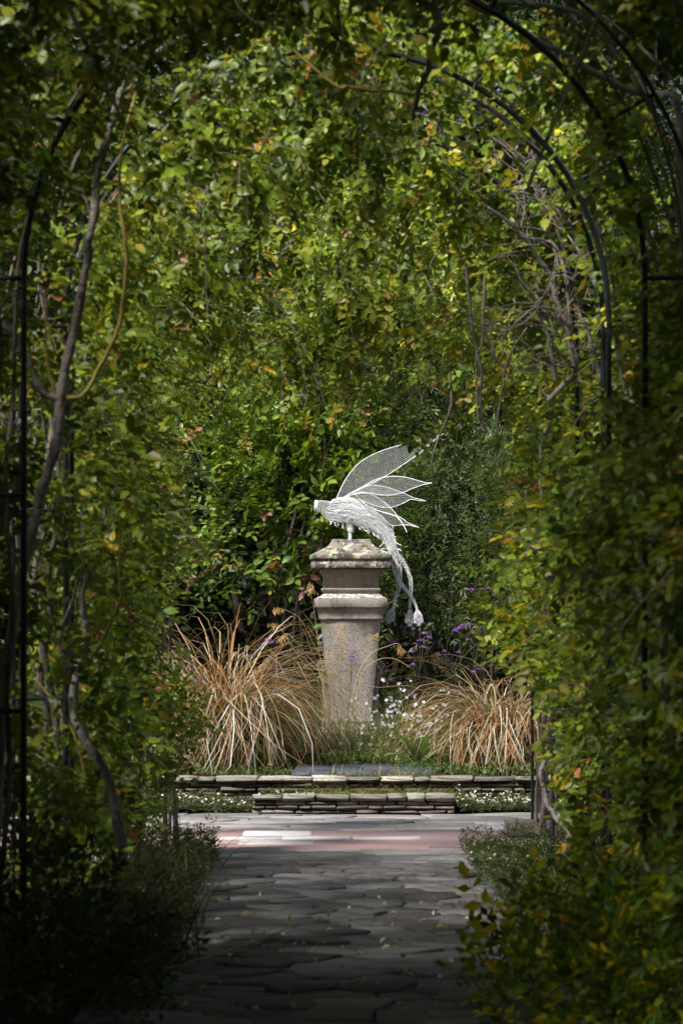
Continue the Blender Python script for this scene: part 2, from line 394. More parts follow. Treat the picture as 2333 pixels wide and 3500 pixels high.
# pink concrete band with white slabs let in
pk = structure('pink_paving', Geo().add(*box(-3.4, 3.6, 25.935, 28.265, -0.09, 0.0)).mesh('pink_paving'), M['pink'])
for (a, b, c, d) in ((825, 1061, 27.46, 28.03), (825, 1074, 26.42, 26.94)):
    xa, xb = (a - CX) / PXF * 27.3, (b - CX) / PXF * 27
    w = (xb - xa) / 1
    link('white_slab', slab_mesh(xa, xb, c, d, -0.05, 0.005, rgp, 0.008, 0.006), M['white_slab'], pk)
for (a, b) in ((750, 960), (963, 1200), (1204, 1437)):
    link('white_strip', slab_mesh((a - CX) / PXF * 27.1, (b - CX) / PXF * 27.1, 27.02, 27.30, -0.05, 0.005, rgp, 0.008, 0.006), M['white_slab'], pk)
for i in range(16):
    x = rgp.uniform(-1.2, 2.6); y = rgp.choice([26.05, 26.2, 28.05, 28.15, 27.7]) + rgp.uniform(-.05, .05)
    if -1.0 < x < -0.1: continue
    o = link('slate_sliver', slab_mesh(x, x + rgp.uniform(.25, .6), y, y + rgp.uniform(.05, .1), -0.05, 0.006, rgp, 0.012, 0.006), M['slate'], pk); o.color = (0.17, 0.15, 0.15, 1)

# raised bed behind the walls
def bedz(P):
    y = P[:, 1]; x = P[:, 0]
    z = 0.235 + 0.22 * np.clip((y - 33.0) / 3.0, 0, 1) + 0.02 * vnoise(P, 0.5, 3)
    return z
sheet('planting_bed', -7, 8, 31.42, 60, 60, 60, bedz, M['soil'])
structure('step_soil', Geo().add(*box(-0.70, 0.90, 30.62, 31.25, -0.05, 0.10)).mesh('step_soil'), M['soil'])

# ---- rubble stone walls
def stone_mesh(rg):
    g = np.array([(x, y, z) for z in (-1, 0, 1) for y in (-1, 0, 1) for x in (-1, 0, 1)], float) * 0.5
    idx = {tuple(np.round(v * 2).astype(int)): i for i, v in enumerate(g)}
    F = []
    for axn in range(3):
        for s in (-1, 1):
            for a in (-1, 0):
                for b in (-1, 0):
                    q = []
                    for (da, db) in ((0, 0), (1, 0), (1, 1), (0, 1)):
                        c = [0, 0, 0]; c[axn] = s; c[(axn + 1) % 3] = a + da; c[(axn + 2) % 3] = b + db; q.append(idx[tuple(c)])
                    F.append(q if s > 0 else q[::-1])
    r = np.abs(g * 2).sum(1)
    g *= np.where(r > 2.5, 0.975, np.where(r > 1.5, 0.995, 1.0))[:, None]
    g += rg.uniform(-1, 1, g.shape) * np.array([0.04, 0.04, 0.10])
    return mesh_np('stone', g, np.array(F))
rgs = np.random.default_rng(5)
STONES = [stone_mesh(rgs) for _ in range(10)]
for s_ in STONES: s_.materials.append(M['rubble'])
def rubble_wall(name, x0, x1, yf, depth, courses, label, cop=None):
    root = thing(name, ((x0 + x1) / 2, yf + depth / 2, 0), label, 'wall')
    ztop = courses[-1][1]
    link('joint_fill', Geo().add(*box(x0 + .02, x1 - .02, yf + 0.035, yf + depth, -0.03, ztop - 0.02)).mesh('joint_fill'), M['mortar'], root)
    for ci, (z0, z1, wr, proud) in enumerate(courses):
        x = x0
        while x < x1 - 0.02:
            w = min(rgs.uniform(*wr), x1 - x)
            if x1 - (x + w) < wr[0] * 0.5: w = x1 - x
            h = z1 - z0
            o = bpy.data.objects.new('stone', STONES[rgs.integers(10)]); COL.objects.link(o); o.parent = root; o.matrix_parent_inverse = ROOTINV[root.name]
            dd = depth if ci == len(courses) - 1 else 0.16
            o.location = (x + w / 2, yf + dd / 2 - proud + rgs.uniform(-.008, .008), (z0 + z1) / 2)
            o.scale = (w - 0.010, dd, h - 0.004 + rgs.uniform(-.014, .008)); o.rotation_euler = (rgs.normal(0, .015), rgs.normal(0, .012), rgs.normal(0, .02))
            t = float(np.exp(rgs.normal(0, .25))); b = (0.36, 0.335, 0.29) if ci == len(courses) - 1 else (0.24, 0.20, 0.165)
            o.color = (b[0] * t, b[1] * t, b[2] * t, 1)
            x += w
    return root
rubble_wall('stone_step', -0.71, 0.90, 30.5, 0.24, [(-0.01, 0.03, (0.10, 0.34), 0.0), (0.03, 0.064, (0.08, 0.26), 0.006), (0.064, 0.10, (0.08, 0.28), -.004), (0.10, 0.15, (0.10, 0.36), 0.02)],
            'low step of rough flat stones at the far edge of the pink paving')
rubble_wall('retaining_wall', -2.6, 3.0, 31.25, 0.28, [(-0.01, 0.05, (0.14, 0.4), 0.0), (0.05, 0.10, (0.10, 0.34), .006), (0.10, 0.135, (0.10, 0.36), -.004), (0.135, .172, (.08, .3), .004), (0.172, 0.208, (0.12, 0.36), 0.0), (0.208, 0.258, (0.12, 0.45), 0.03)],
            'long low rubble retaining wall with flat coping stones below the grass clumps')
# slabs on the bed
tp = structure('terrace_paving', Geo().add(*box(-0.42, 0.80, 31.55, 33.3, 0.18, 0.262)).mesh('terrace_paving'), M['mortar'])
for (y0, y1, xs) in ((31.56, 32.1, (-0.42, -0.05, 0.42, 0.78)), (32.1, 32.7, (-0.40, 0.18, 0.8)), (32.7, 33.28, (-0.38, -0.1, 0.45, 0.78))):
    for a, b in zip(xs[:-1], xs[1:]):
        link('slate_slab', slab_mesh(a + .008, b - .008, y0 + .008, y1 - .008, 0.2, 0.285 + rgp.normal(0, .002), rgp, 0.008, 0.006), M['blue_slate'], tp)

# ------------------------------------------------------------------ iron arches
ARCH_R, SPRING = 1.30, 3.0
def hoop(R, y, xc=AX, ga=0.0):
    P = [(xc - R, y, -0.05), (xc - R, y, SPRING * .33), (xc - R, y, SPRING * .66)]
    for a in np.linspace(math.pi, 0, 29): P.append((xc + R * math.cos(a), y, SPRING + R * math.sin(a)))
    P += [(xc + R, y, SPRING * .66), (xc + R, y, SPRING * .33), (xc + R, y, -0.05)]
    return np.array(P)
ARCHES = [(16.1, -0.03), (18.6, -0.02), (21.2, 0.0), (24.2, 0.03), (27.6, 0.07)]
ARCH_LABEL = ['black iron pergola arch nearest the camera, its posts at the picture edges', 'second black iron arch from the camera, its curve showing upper right',
              'middle black iron pergola arch, half buried in rose leaves', 'fourth black iron arch from the camera, mostly wrapped in foliage',
              'farthest black iron arch with bare thin posts in front of the tan grass clumps']
for (y, xc), lab in zip(ARCHES, ARCH_LABEL):
    root = thing('pergola_arch', (xc, y, 0), lab, 'pergola arch', 'iron arches of the rose pergola')
    for k, yy in enumerate((y - 0.2, y + 0.2) if 18 < y < 19 else (y,)):
        for R, r in ((ARCH_R, 0.0135), (ARCH_R + 0.25, 0.010)):
            g = Geo(); tube_caps(g, hoop(R, yy, xc), r if y < 27 else r * 0.85, 8); link('hoop', g.mesh('hoop', True), M['iron'], root)
        for z in (0.27, 1.185, 2.09, 3.0):
            for s in (-1, 1):
                g = Geo(); tube_caps(g, smooth_path([(xc + s * ARCH_R, yy, z), (xc + s * (ARCH_R + .25), yy, z)], 2), 0.011, 6); link('rung', g.mesh('rung'), M['iron'], root)
        for a in np.radians([30, 60, 90, 120, 150]):
            c, s = math.cos(a), math.sin(a)
            g = Geo(); tube_caps(g, [(xc + ARCH_R * c, yy, SPRING + ARCH_R * s), (xc + (ARCH_R + .25) * c, yy, SPRING + (ARCH_R + .25) * s)], 0.011, 6); link('rung', g.mesh('rung'), M['iron'], root)
# long ties running between the arches
for a, lab in ((math.radians(40), 'thin iron tie rod running along the upper right of the pergola'), (math.radians(140), 'thin iron tie rod running along the upper left of the pergola'),
               (math.radians(90), 'thin iron tie rod running along the pergola crown')):
    c, s = math.cos(a) * (ARCH_R + .0), math.sin(a) * (ARCH_R + .0)
    g = Geo(); tube_caps(g, smooth_path([(-.03 + c, 12.0, SPRING + s + .03), (.0 + c, 21.2, SPRING + s + .03), (.07 + c, 27.6, SPRING + s + .03)], 8), 0.010, 6)
    tag(link('tie_rod', g.mesh('tie_rod', True), M['iron']), lab, 'tie rod')

# ------------------------------------------------------------------ pedestal
PD = 35.0; PS = PXF / PD
def pz(py): return EYE + (HZ - py) / PS
PXC = (1197 - CX) / PS
pedestal = thing('stone_pedestal', (PXC, PD, 0.35), 'weathered stone pedestal with lichen covered cap and tapering granite shaft', 'pedestal')
RGP = np.random.default_rng(91)
def sq_loft(prof, cy=PD, cx=PXC, ch=0.006, rot=math.radians(3)):
    """square section loft with slightly worn arrises; prof = (row in photo, half width px) from top to bottom"""
    V = []; F = []; K = 7
    chip = RGP.normal(0, .0012, 4 * K); wear = np.abs(RGP.normal(0, .004, 4))
    for (py, hw) in prof:
        h = hw / PS; z = pz(py); q = np.linspace(-1, 1, K)
        sec = []
        for sd in range(4):
            for k in range(K):
                u = q[k] * (h - ch); v = -h
                if k in (0, K - 1): v += wear[(sd + (k > 0)) % 4] * RGP.uniform(.3, 1.4)
                v += chip[sd * K + k] + RGP.normal(0, .0008)
                c, s_ = ((1, 0), (0, 1), (-1, 0), (0, -1))[sd]
                sec.append((u * c - v * s_, u * s_ + v * c))
        for x, y in sec: V.append((cx + x * math.cos(rot) - y * math.sin(rot), cy + x * math.sin(rot) + y * math.cos(rot), z + RGP.normal(0, .0006)))
    n = len(prof); m = 4 * K
    for i in range(n - 1):
        for j in range(m): F.append((i * m + j, (i + 1) * m + j, (i + 1) * m + (j + 1) % m, i * m + (j + 1) % m))
    caps = [list(range(m)), [(n - 1) * m + j for j in range(m)][::-1]]
    return mesh_np('loft', V, [np.array(F), np.array(caps)])
def zb(y): return 1820 + y / 4.9
parts = [
    ('cap', [(zb(y), w / 4.9) for y, w in ((118, 312), (150, 322), (190, 345), (225, 375), (250, 410), (268, 455), (275, 470), (300, 505), (335, 585), (372, 655), (380, 662), (440, 664), (455, 655))], 'lichen'),
    ('abacus', [(zb(y), w / 4.9) for y, w in ((455.5, 640), (470, 634), (492, 628), (498, 638), (592, 640), (600, 634))], 'lichen'),
    ('necking', [(zb(y), w / 4.9) for y, w in ((600.5, 500), (640, 492), (655, 486), (675, 484), (700, 478), (712, 462), (718, 458), (740, 458), (746, 452), (935, 450))], 'stone'),
    ('moulding', [(zb(y), w / 4.9) for y, w in ((935.5, 472), (945, 478), (965, 478), (975, 472), (978, 462), (990, 460), (1000, 442), (1030, 452))], 'stone'),
    ('ledge', [(zb(y), w / 4.9) for y, w in ((1030.5, 452), (1045, 470), (1070, 505), (1090, 550), (1105, 580))], 'ledge'),
    ('slab', [(zb(y), w / 4.9) for y, w in ((1105.5, 584), (1112, 588), (1250, 590), (1257, 584))], 'stone'),
    ('cavetto', [(zb(y), w / 4.9) for y, w in ((1257.5, 560), (1285, 550), (1330, 530), (1380, 517), (1430, 512), (1462, 512))], 'stone'),
    ('shaft', [(zb(1472), 100), (2121, 99.5), (2200, 92), (2300, 82), (2400, 72), (2440, 69), (2462, 74), (2470, 76)], 'granite'),
    ('plinth', [(2470.5, 92), (2474, 96), (2500, 96), (2504, 112), (2560, 114)], 'lichen'),
]
for nm, prof, mm in parts:
    me = sq_loft(prof); link(nm, me, M[mm], pedestal)
link('joint', sq_loft([(zb(1461), 96), (zb(1473), 96)]), M['mortar'], pedestal)
for s in (-1, 1):       # scroll brackets either side of the shaft
    top = np.array([PXC + s * (95 / PS), PD, pz(2277)])
    out = []
    for a in np.linspace(0, 2 * math.pi * 1.6, 40):
        r = 0.052 - 0.026 * a / (2 * math.pi * 1.6); out.append((r * math.cos(a) * s, r * math.sin(a)))
    n = 24; ring = [(0.052 * math.cos(a), 0.052 * math.sin(a)) for a in np.linspace(0, 2 * math.pi, n, endpoint=False)]
    V = []; F = []
    for y in (-0.10, 0.10):
        for x, z in ring: V.append((top[0] + x, PD + y, top[2] + z))
    for j in range(n): F.append((j, (j + 1) % n, n + (j + 1) % n, n + j))
    sc = link('scroll', mesh_np('scroll', V, [np.array(F), np.array([list(range(n))[::-1], list(range(n, 2 * n))])]), M['stone'], pedestal)
    g = Geo(); P = [(top[0] + x, PD - 0.104, top[2] + z) for x, z in out]; V, F = tube(P, 0.008, 6); g.add(V, F); link('volute', g.mesh('volute', True), M['stone'], sc)
    # bracket web sweeping down along the shaft
    V = []; F = []
    for (py, a, b) in ((2272, 90, 112), (2300, 82, 108), (2330, 76, 99), (2360, 72, 96), (2400, 66, 94), (2440, 60, 94), (2470, 60, 96)):
        for y in (-0.085, 0.085):
            V.append((PXC + s * a / PS, PD + y, pz(py))); V.append((PXC + s * b / PS, PD + y, pz(py)))
    for i in range(6):
        q = i * 4
        F += [(q, q + 1, q + 5, q + 4), (q + 2, q + 6, q + 7, q + 3), (q + 1, q + 3, q + 7, q + 5), (q, q + 4, q + 6, q + 2)]
    link('bracket', mesh_np('bracket', V, np.array(F)), M['stone'], pedestal)

# ------------------------------------------------------------------ wire bird
def za(x, y): return (1040 + x / 3.136, 1460 + y / 3.136)
def zo(x, y): return (950 + x / 2.412, 1400 + y / 2.412)
bird = thing('wire_bird_sculpture', (at(*za(489, 1205), PD)[0], PD, pz(za(0, 1205)[1])), 'white chicken wire bird sculpture with raised wings and trailing tail on the pedestal', 'sculpture')
def inside(poly, Q):
    x, y = Q[:, 0], Q[:, 1]; r = np.zeros(len(Q), bool); n = len(poly)
    for i in range(n):
        (x1, y1), (x2, y2) = poly[i], poly[(i + 1) % n]
        c = ((y1 > y) != (y2 > y)) & (x < (x2 - x1) * (y - y1) / (y2 - y1 + 1e-12) + x1); r ^= c
    return r
def hex_edges(x0, x1, y0, y1, c, ang):
    """edges of a honeycomb with cell pitch c covering a box, turned by ang"""
    ca, sa = math.cos(ang), math.sin(ang); cx, cy = (x0 + x1) / 2, (y0 + y1) / 2; R = math.hypot(x1 - x0, y1 - y0) / 2 + c
    s = c / math.sqrt(3); A = []; B = []
    ni = int(2 * R / c) + 2; nj = int(2 * R / (1.5 * s)) + 2
    i, j = np.meshgrid(np.arange(-ni // 2, ni // 2 + 1), np.arange(-nj // 2, nj // 2 + 1)); i = i.ravel(); j = j.ravel()
    X = i * c + (j % 2) * c / 2; Y = j * 1.5 * s
    corners = [(c / 2 * math.copysign(1, math.cos(a)) if abs(math.cos(a)) > .1 else 0, s * math.sin(a)) for a in np.radians([30, 90, 150, 210])]
    for k in range(3):
        A.append(np.stack([X + corners[k][0], Y + corners[k][1]], 1)); B.append(np.stack([X + corners[k + 1][0], Y + corners[k + 1][1]], 1))
    A = np.concatenate(A); B = np.concatenate(B)
    rot = np.array([[ca, -sa], [sa, ca]])
    return A @ rot.T + (cx, cy), B @ rot.T + (cx, cy)
WINGS = [
    ('wing', [(345, 760), (360, 720), (410, 610), (470, 510), (560, 400), (660, 325), (780, 265), (900, 220), (1020, 185), (1150, 150), (1260, 125), (1340, 105), (1420, 85), (1490, 62), (1420, 110), (1330, 190), (1230, 275), (1150, 330), (1050, 400), (960, 460), (850, 530), (740, 590), (620, 640), (500, 700), (420, 750)], 0.16, 0.5),
    ('wing', [(420, 752), (600, 655), (740, 577), (850, 545), (960, 535), (1070, 545), (1170, 570), (1290, 605), (1358, 608), (1270, 625), (1150, 665), (1060, 705), (980, 725), (900, 735), (800, 730), (700, 712), (560, 715)], -0.18, 0.2),
    ('wing', [(470, 745), (600, 662), (700, 622), (800, 625), (900, 645), (1000, 680), (1080, 710), (1170, 752), (1300, 785), (1230, 783), (1140, 770), (1080, 800), (1000, 835), (920, 855), (800, 850), (650, 800), (540, 765)], 0.10, 0.0),
    ('wing', [(540, 720), (620, 700), (700, 718), (790, 765), (880, 830), (965, 920), (1030, 1015), (1065, 1070), (1092, 1132), (1050, 1050), (985, 970), (900, 935), (790, 900), (650, 830)], -0.14, -0.4),
    ('wing', [(740, 885), (880, 922), (980, 952), (1045, 982), (1110, 1030), (1222, 1078), (1140, 1057), (1050, 1050), (940, 1057), (880, 1010), (800, 940)], -0.05, -0.3),
]
for wi, (nm, pl, depth, ang) in enumerate(WINGS):
    q = [at(*za(x, y), PD) for x, y in pl]; b0 = q[0]
    poly = [(p[0], p[2]) for p in smooth_path(q + [q[0]], len(q) * 4)[:-1]]
    def lift(Q, depth=depth, b0=b0):
        r = np.hypot(Q[:, 0] - b0[0], Q[:, 1] - b0[2])
        return np.stack([Q[:, 0], PD + np.sign(depth) * 0.06 + depth * np.sin(np.clip(r / 1.1, 0, 1) * 1.7), Q[:, 1]], 1)
    pa = np.array(poly)
    A, B = hex_edges(pa[:, 0].min(), pa[:, 0].max(), pa[:, 1].min(), pa[:, 1].max(), 0.0185, ang)
    k = inside(poly, A) & inside(poly, B); A, B = A[k], B[k]
    V, F = wires(lift(A), lift(B), 0.00105)
    panel = link('wing', mesh_np('wing', V, F), M['wire'], bird)
    # bound rim of twisted wire: a core and a wrapped strand
    rim = lift(np.array(poly + [poly[0]])); g = Geo(); V, F = tube(rim, 0.0034, 5); g.add(V, F)
    t = np.linspace(0, len(rim) - 1.001, len(rim) * 6); kk = t.astype(int); f = (t - kk)[:, None]
    C = rim[kk] * (1 - f) + rim[kk + 1] * f; hx = np.stack([np.sin(t * 9), np.cos(t * 9), np.cos(t * 7 + 1)], 1) * 0.0034
    V, F = tube(C + hx, 0.0016, 3); g.add(V, F)
    link('wing_rim', g.mesh('wing_rim', True), M['wire'], panel)

BODY = [((110, 842), 56), ((150, 845), 58), ((200, 850), 64), ((270, 885), 104), ((370, 888), 120), ((480, 900), 118), ((590, 935), 108), ((690, 985), 98), ((780, 1045), 84), ((860, 1130), 68), ((910, 1220), 54), ((950, 1320), 44)]
bc = np.array([at(*za(*c), PD) for c, r in BODY]); br = np.array([r / 3.136 / PS for c, r in BODY])
Bc = smooth_path(bc, 120); Br = np.interp(np.linspace(0, len(br) - 1, 120), np.arange(len(br)), br)
Bs = np.concatenate([[0], np.cumsum(np.linalg.norm(np.diff(Bc, axis=0), axis=1))]); BL = Bs[-1]
BT = unit(np.gradient(Bc, axis=0)); BN = np.stack([-BT[:, 2], np.zeros(120), BT[:, 0]], 1)
def on_body(s, th, rr=1.0):
    k = np.clip(s, 0, BL)
    def ip(a): return np.stack([np.interp(k, Bs, a[:, i]) for i in range(3)], 1)
    r = np.interp(k, Bs, Br) * rr
    return ip(Bc) + r[:, None] * (np.cos(th)[:, None] * ip(BN) + np.sin(th)[:, None] * np.array([[0, 0.85, 0]]))
rb = np.random.default_rng(21)
g = Geo()
for lay, rr in ((0, 1.0),):
    A, B = hex_edges(0, BL, 0, 2 * math.pi * 0.085, 0.0145, 0.2 + lay)
    k = (A[:, 0] > 0) & (A[:, 0] < BL) & (B[:, 0] > 0) & (B[:, 0] < BL) & (A[:, 1] > 0) & (A[:, 1] < 2 * math.pi * .085); A, B = A[k], B[k]
    V, F = wires(on_body(A[:, 0], A[:, 1] / .085, rr), on_body(B[:, 0], B[:, 1] / .085, rr), 0.0009); g.add(V, F)
link('body', g.mesh('body'), M['wire'], bird)
g = Geo()       # dense feathery strands
for i in range(500):
    s0 = rb.beta(1.3, 1.6) * BL * 0.86 + BL * 0.09; ln = rb.uniform(0.10, 0.28); n = 7
    s = np.clip(np.linspace(s0, s0 + ln, n), 0, BL); th0 = rb.uniform(0, 6.283); th = th0 + np.cumsum(rb.normal(0, 0.10, n))
    rr = 1.0 + np.linspace(rb.uniform(-.06, .02), rb.uniform(0.0, .26), n)
    V, F = tube(on_body(s, th, rr), rb.uniform(0.0010, 0.0020), 3); g.add(V, F)
link('feather_strands', g.mesh('feather_strands'), M['wire'], bird)
for (x, y, dx, dy) in ((285, 1000, -12, 50), (320, 1005, 12, 55), (345, 1010, 15, 45), (415, 1000, 0, 85), (560, 1050, 40, 50), (590, 1040, 35, 45), (680, 1080, 10, 60), (730, 1120, 20, 50), (840, 1230, -40, 50), (930, 1060, 15, 45), (900, 1080, 40, 30),
                       (940, 1130, 40, 50), (960, 1190, 80, 80), (990, 1310, 50, 18), (890, 1310, -80, 0), (620, 1060, 45, 60), (770, 1150, 30, 50), (300, 1000, -30, 40)):
    g = Geo(); a = at(*za(x, y), PD - .02); b = at(*za(x + dx, y + dy), PD - .05); m_ = (a + b) / 2 + rb.normal(0, .006, 3)
    P = smooth_path([a, m_, b], 8); V, F = tube(P, 0.0028, 4); g.add(V, F)
    V, F = tube(smooth_path([a + .006, m_ + rb.normal(0, .008, 3), b + rb.normal(0, .012, 3)], 8), 0.0018, 3); g.add(V, F)
    link('loose_wire', g.mesh('loose_wire'), M['wire'], bird)
g = Geo()
a, b = 0.0, 0.045                       # solid collar round the open neck
th = np.linspace(0, 2 * math.pi, 28); 
for s, rr in ((0.0, 1.0), (0.010, 1.03), (0.022, 1.0)):
    V, F = tube(on_body(np.full(28, s), th, rr), 0.0045, 5); g.add(V, F)
n = 28; R0 = on_body(np.full(n, 0.0), np.linspace(0, 2 * math.pi, n, endpoint=False), 1.0); R1 = on_body(np.full(n, .022), np.linspace(0, 2 * math.pi, n, endpoint=False), 1.0)
g.add(np.vstack([R0, R1]), [(j, (j + 1) % n, n + (j + 1) % n, n + j) for j in range(n)])
link('collar', g.mesh('collar', True), M['wire'], bird)
# tails: meshed sleeves ending in flared tips
TAILS = [([(930, 1120), (958, 1200), (996, 1290), (1000, 1400), (985, 1500), (962, 1570), (945, 1640)], (905, 1760), 0.0),
         ([(940, 1120), (990, 1190), (1050, 1280), (1085, 1370), (1095, 1460), (1087, 1560), (1085, 1650)], (1082, 1785), 0.05),
         ([(920, 1120), (942, 1200), (955, 1300), (980, 1390), (1030, 1460), (1090, 1530), (1130, 1610), (1143, 1655)], (1160, 1780), -0.05)]
for cpx, tip, dy in TAILS:
    P = np.array([at(*zo(x, y), PD) for x, y in cpx]); P[:, 1] += np.linspace(0, dy - 0.06, len(P))
    C = smooth_path(P, 60); n = len(C); T = unit(np.gradient(C, axis=0)); Nx = np.stack([-T[:, 2], np.zeros(n), T[:, 0]], 1)
    rad = np.interp(np.linspace(0, 1, n), [0, .2, .7, 1], [26, 22, 15, 9]) / 2.412 / PS
    g = Geo()
    for k in range(15):
        th = rb.uniform(0, 6.28) + np.linspace(0, rb.normal(0, 5), n) + np.cumsum(rb.normal(0, .12, n))
        Q = C + rad[:, None] * (np.cos(th)[:, None] * Nx + np.sin(th)[:, None] * np.array([[0, 1, 0]]))
        V, F = tube(Q, 0.0012, 3); g.add(V, F)
    for k in range(46):
        i = rb.integers(0, n - 4); th = rb.uniform(0, 6.28) + np.array([0, .7, 1.4, 2.1]); ii = np.arange(i, i + 4)
        Q = C[ii] + rad[ii][:, None] * (np.cos(th)[:, None] * Nx[ii] + np.sin(th)[:, None] * np.array([[0, 1, 0]])); V, F = tube(Q, 0.0011, 3); g.add(V, F)
    tl = link('tail_strand', g.mesh('tail_strand'), M['wire'], bird)
    e = C[-1]; t3 = at(*zo(*tip), PD); t3[1] = e[1]; ax = t3 - e; Ln = np.linalg.norm(ax); ax /= Ln; sd = np.array([-ax[2], 0, ax[0]])
    g = Geo(); m_ = 9; grid = []
    for k in range(26):
        th = k / 26 * 2 * math.pi; u = np.linspace(0, 1, m_)
        r = np.interp(u, [0, .35, .6, 1], [.012, .036, .042, .046 if k % 6 else .02]) ; 
        lu = Ln * u * (1.0 if k % 6 < 3 else 0.8)
        Q = e + lu[:, None] * ax + (r * (1 - 0.6 * (u > .8) * (k % 6 < 3)))[:, None] * (math.cos(th) * sd + math.sin(th) * np.array([0, 1, 0])) + rb.normal(0, .002, (m_, 3))
        grid.append(Q); V, F = tube(Q, 0.0012, 3); g.add(V, F)
    for k in range(26):
        for u in range(1, m_ - 1):
            V, F = wires(grid[k][u:u + 1], grid[(k + 1) % 26][u + 1:u + 2], 0.0010); g.add(V, F)
    link('tail_tip', g.mesh('tail_tip'), M['wire'], tl)
g = Geo()       # wound leg
legp = [(470, 985), (478, 1030), (488, 1075), (492, 1105), (489, 1112), (489, 1150), (489, 1207)]; legr = [27, 32, 40, 36, 21, 19, 19]
C = smooth_path([at(*za(x, y), PD) for x, y in legp], 40); R = np.interp(np.linspace(0, 1, 40), np.linspace(0, 1, 7), legr) / 3.136 / PS
tube_caps(g, C, R * .9, 12)
t = np.linspace(0, 1, 420); Cc = np.stack([np.interp(t, np.linspace(0, 1, 40), C[:, i]) for i in range(3)], 1); Rr = np.interp(t, np.linspace(0, 1, 40), R)
th = t * 2 * math.pi * 26
V, F = tube(Cc + (Rr * .95)[:, None] * np.stack([np.cos(th), np.sin(th), np.sin(th * 1.3) * .3], 1), 0.0028, 4); g.add(V, F)
link('leg', g.mesh('leg', True), M['wire'], bird)

# ------------------------------------------------------------------ climbing roses
PER = 2 * SPRING + math.pi * ARCH_R
def profile(s):
    """s 0..1 from the left foot over the crown to the right foot: point (x, z) and outward normal"""
    l = s * PER; x = np.empty_like(l); z = np.empty_like(l); nx = np.empty_like(l); nz = np.empty_like(l)
    a = l < SPRING; c = l > PER - SPRING; b = ~(a | c)
    x[a] = -ARCH_R; z[a] = l[a]; nx[a] = -1; nz[a] = 0
    x[c] = ARCH_R; z[c] = PER - l[c]; nx[c] = 1; nz[c] = 0
    ang = math.pi - (l[b] - SPRING) / ARCH_R; x[b] = ARCH_R * np.cos(ang); z[b] = SPRING + ARCH_R * np.sin(ang); nx[b] = np.cos(ang); nz[b] = np.sin(ang)
    return x, z, nx, nz

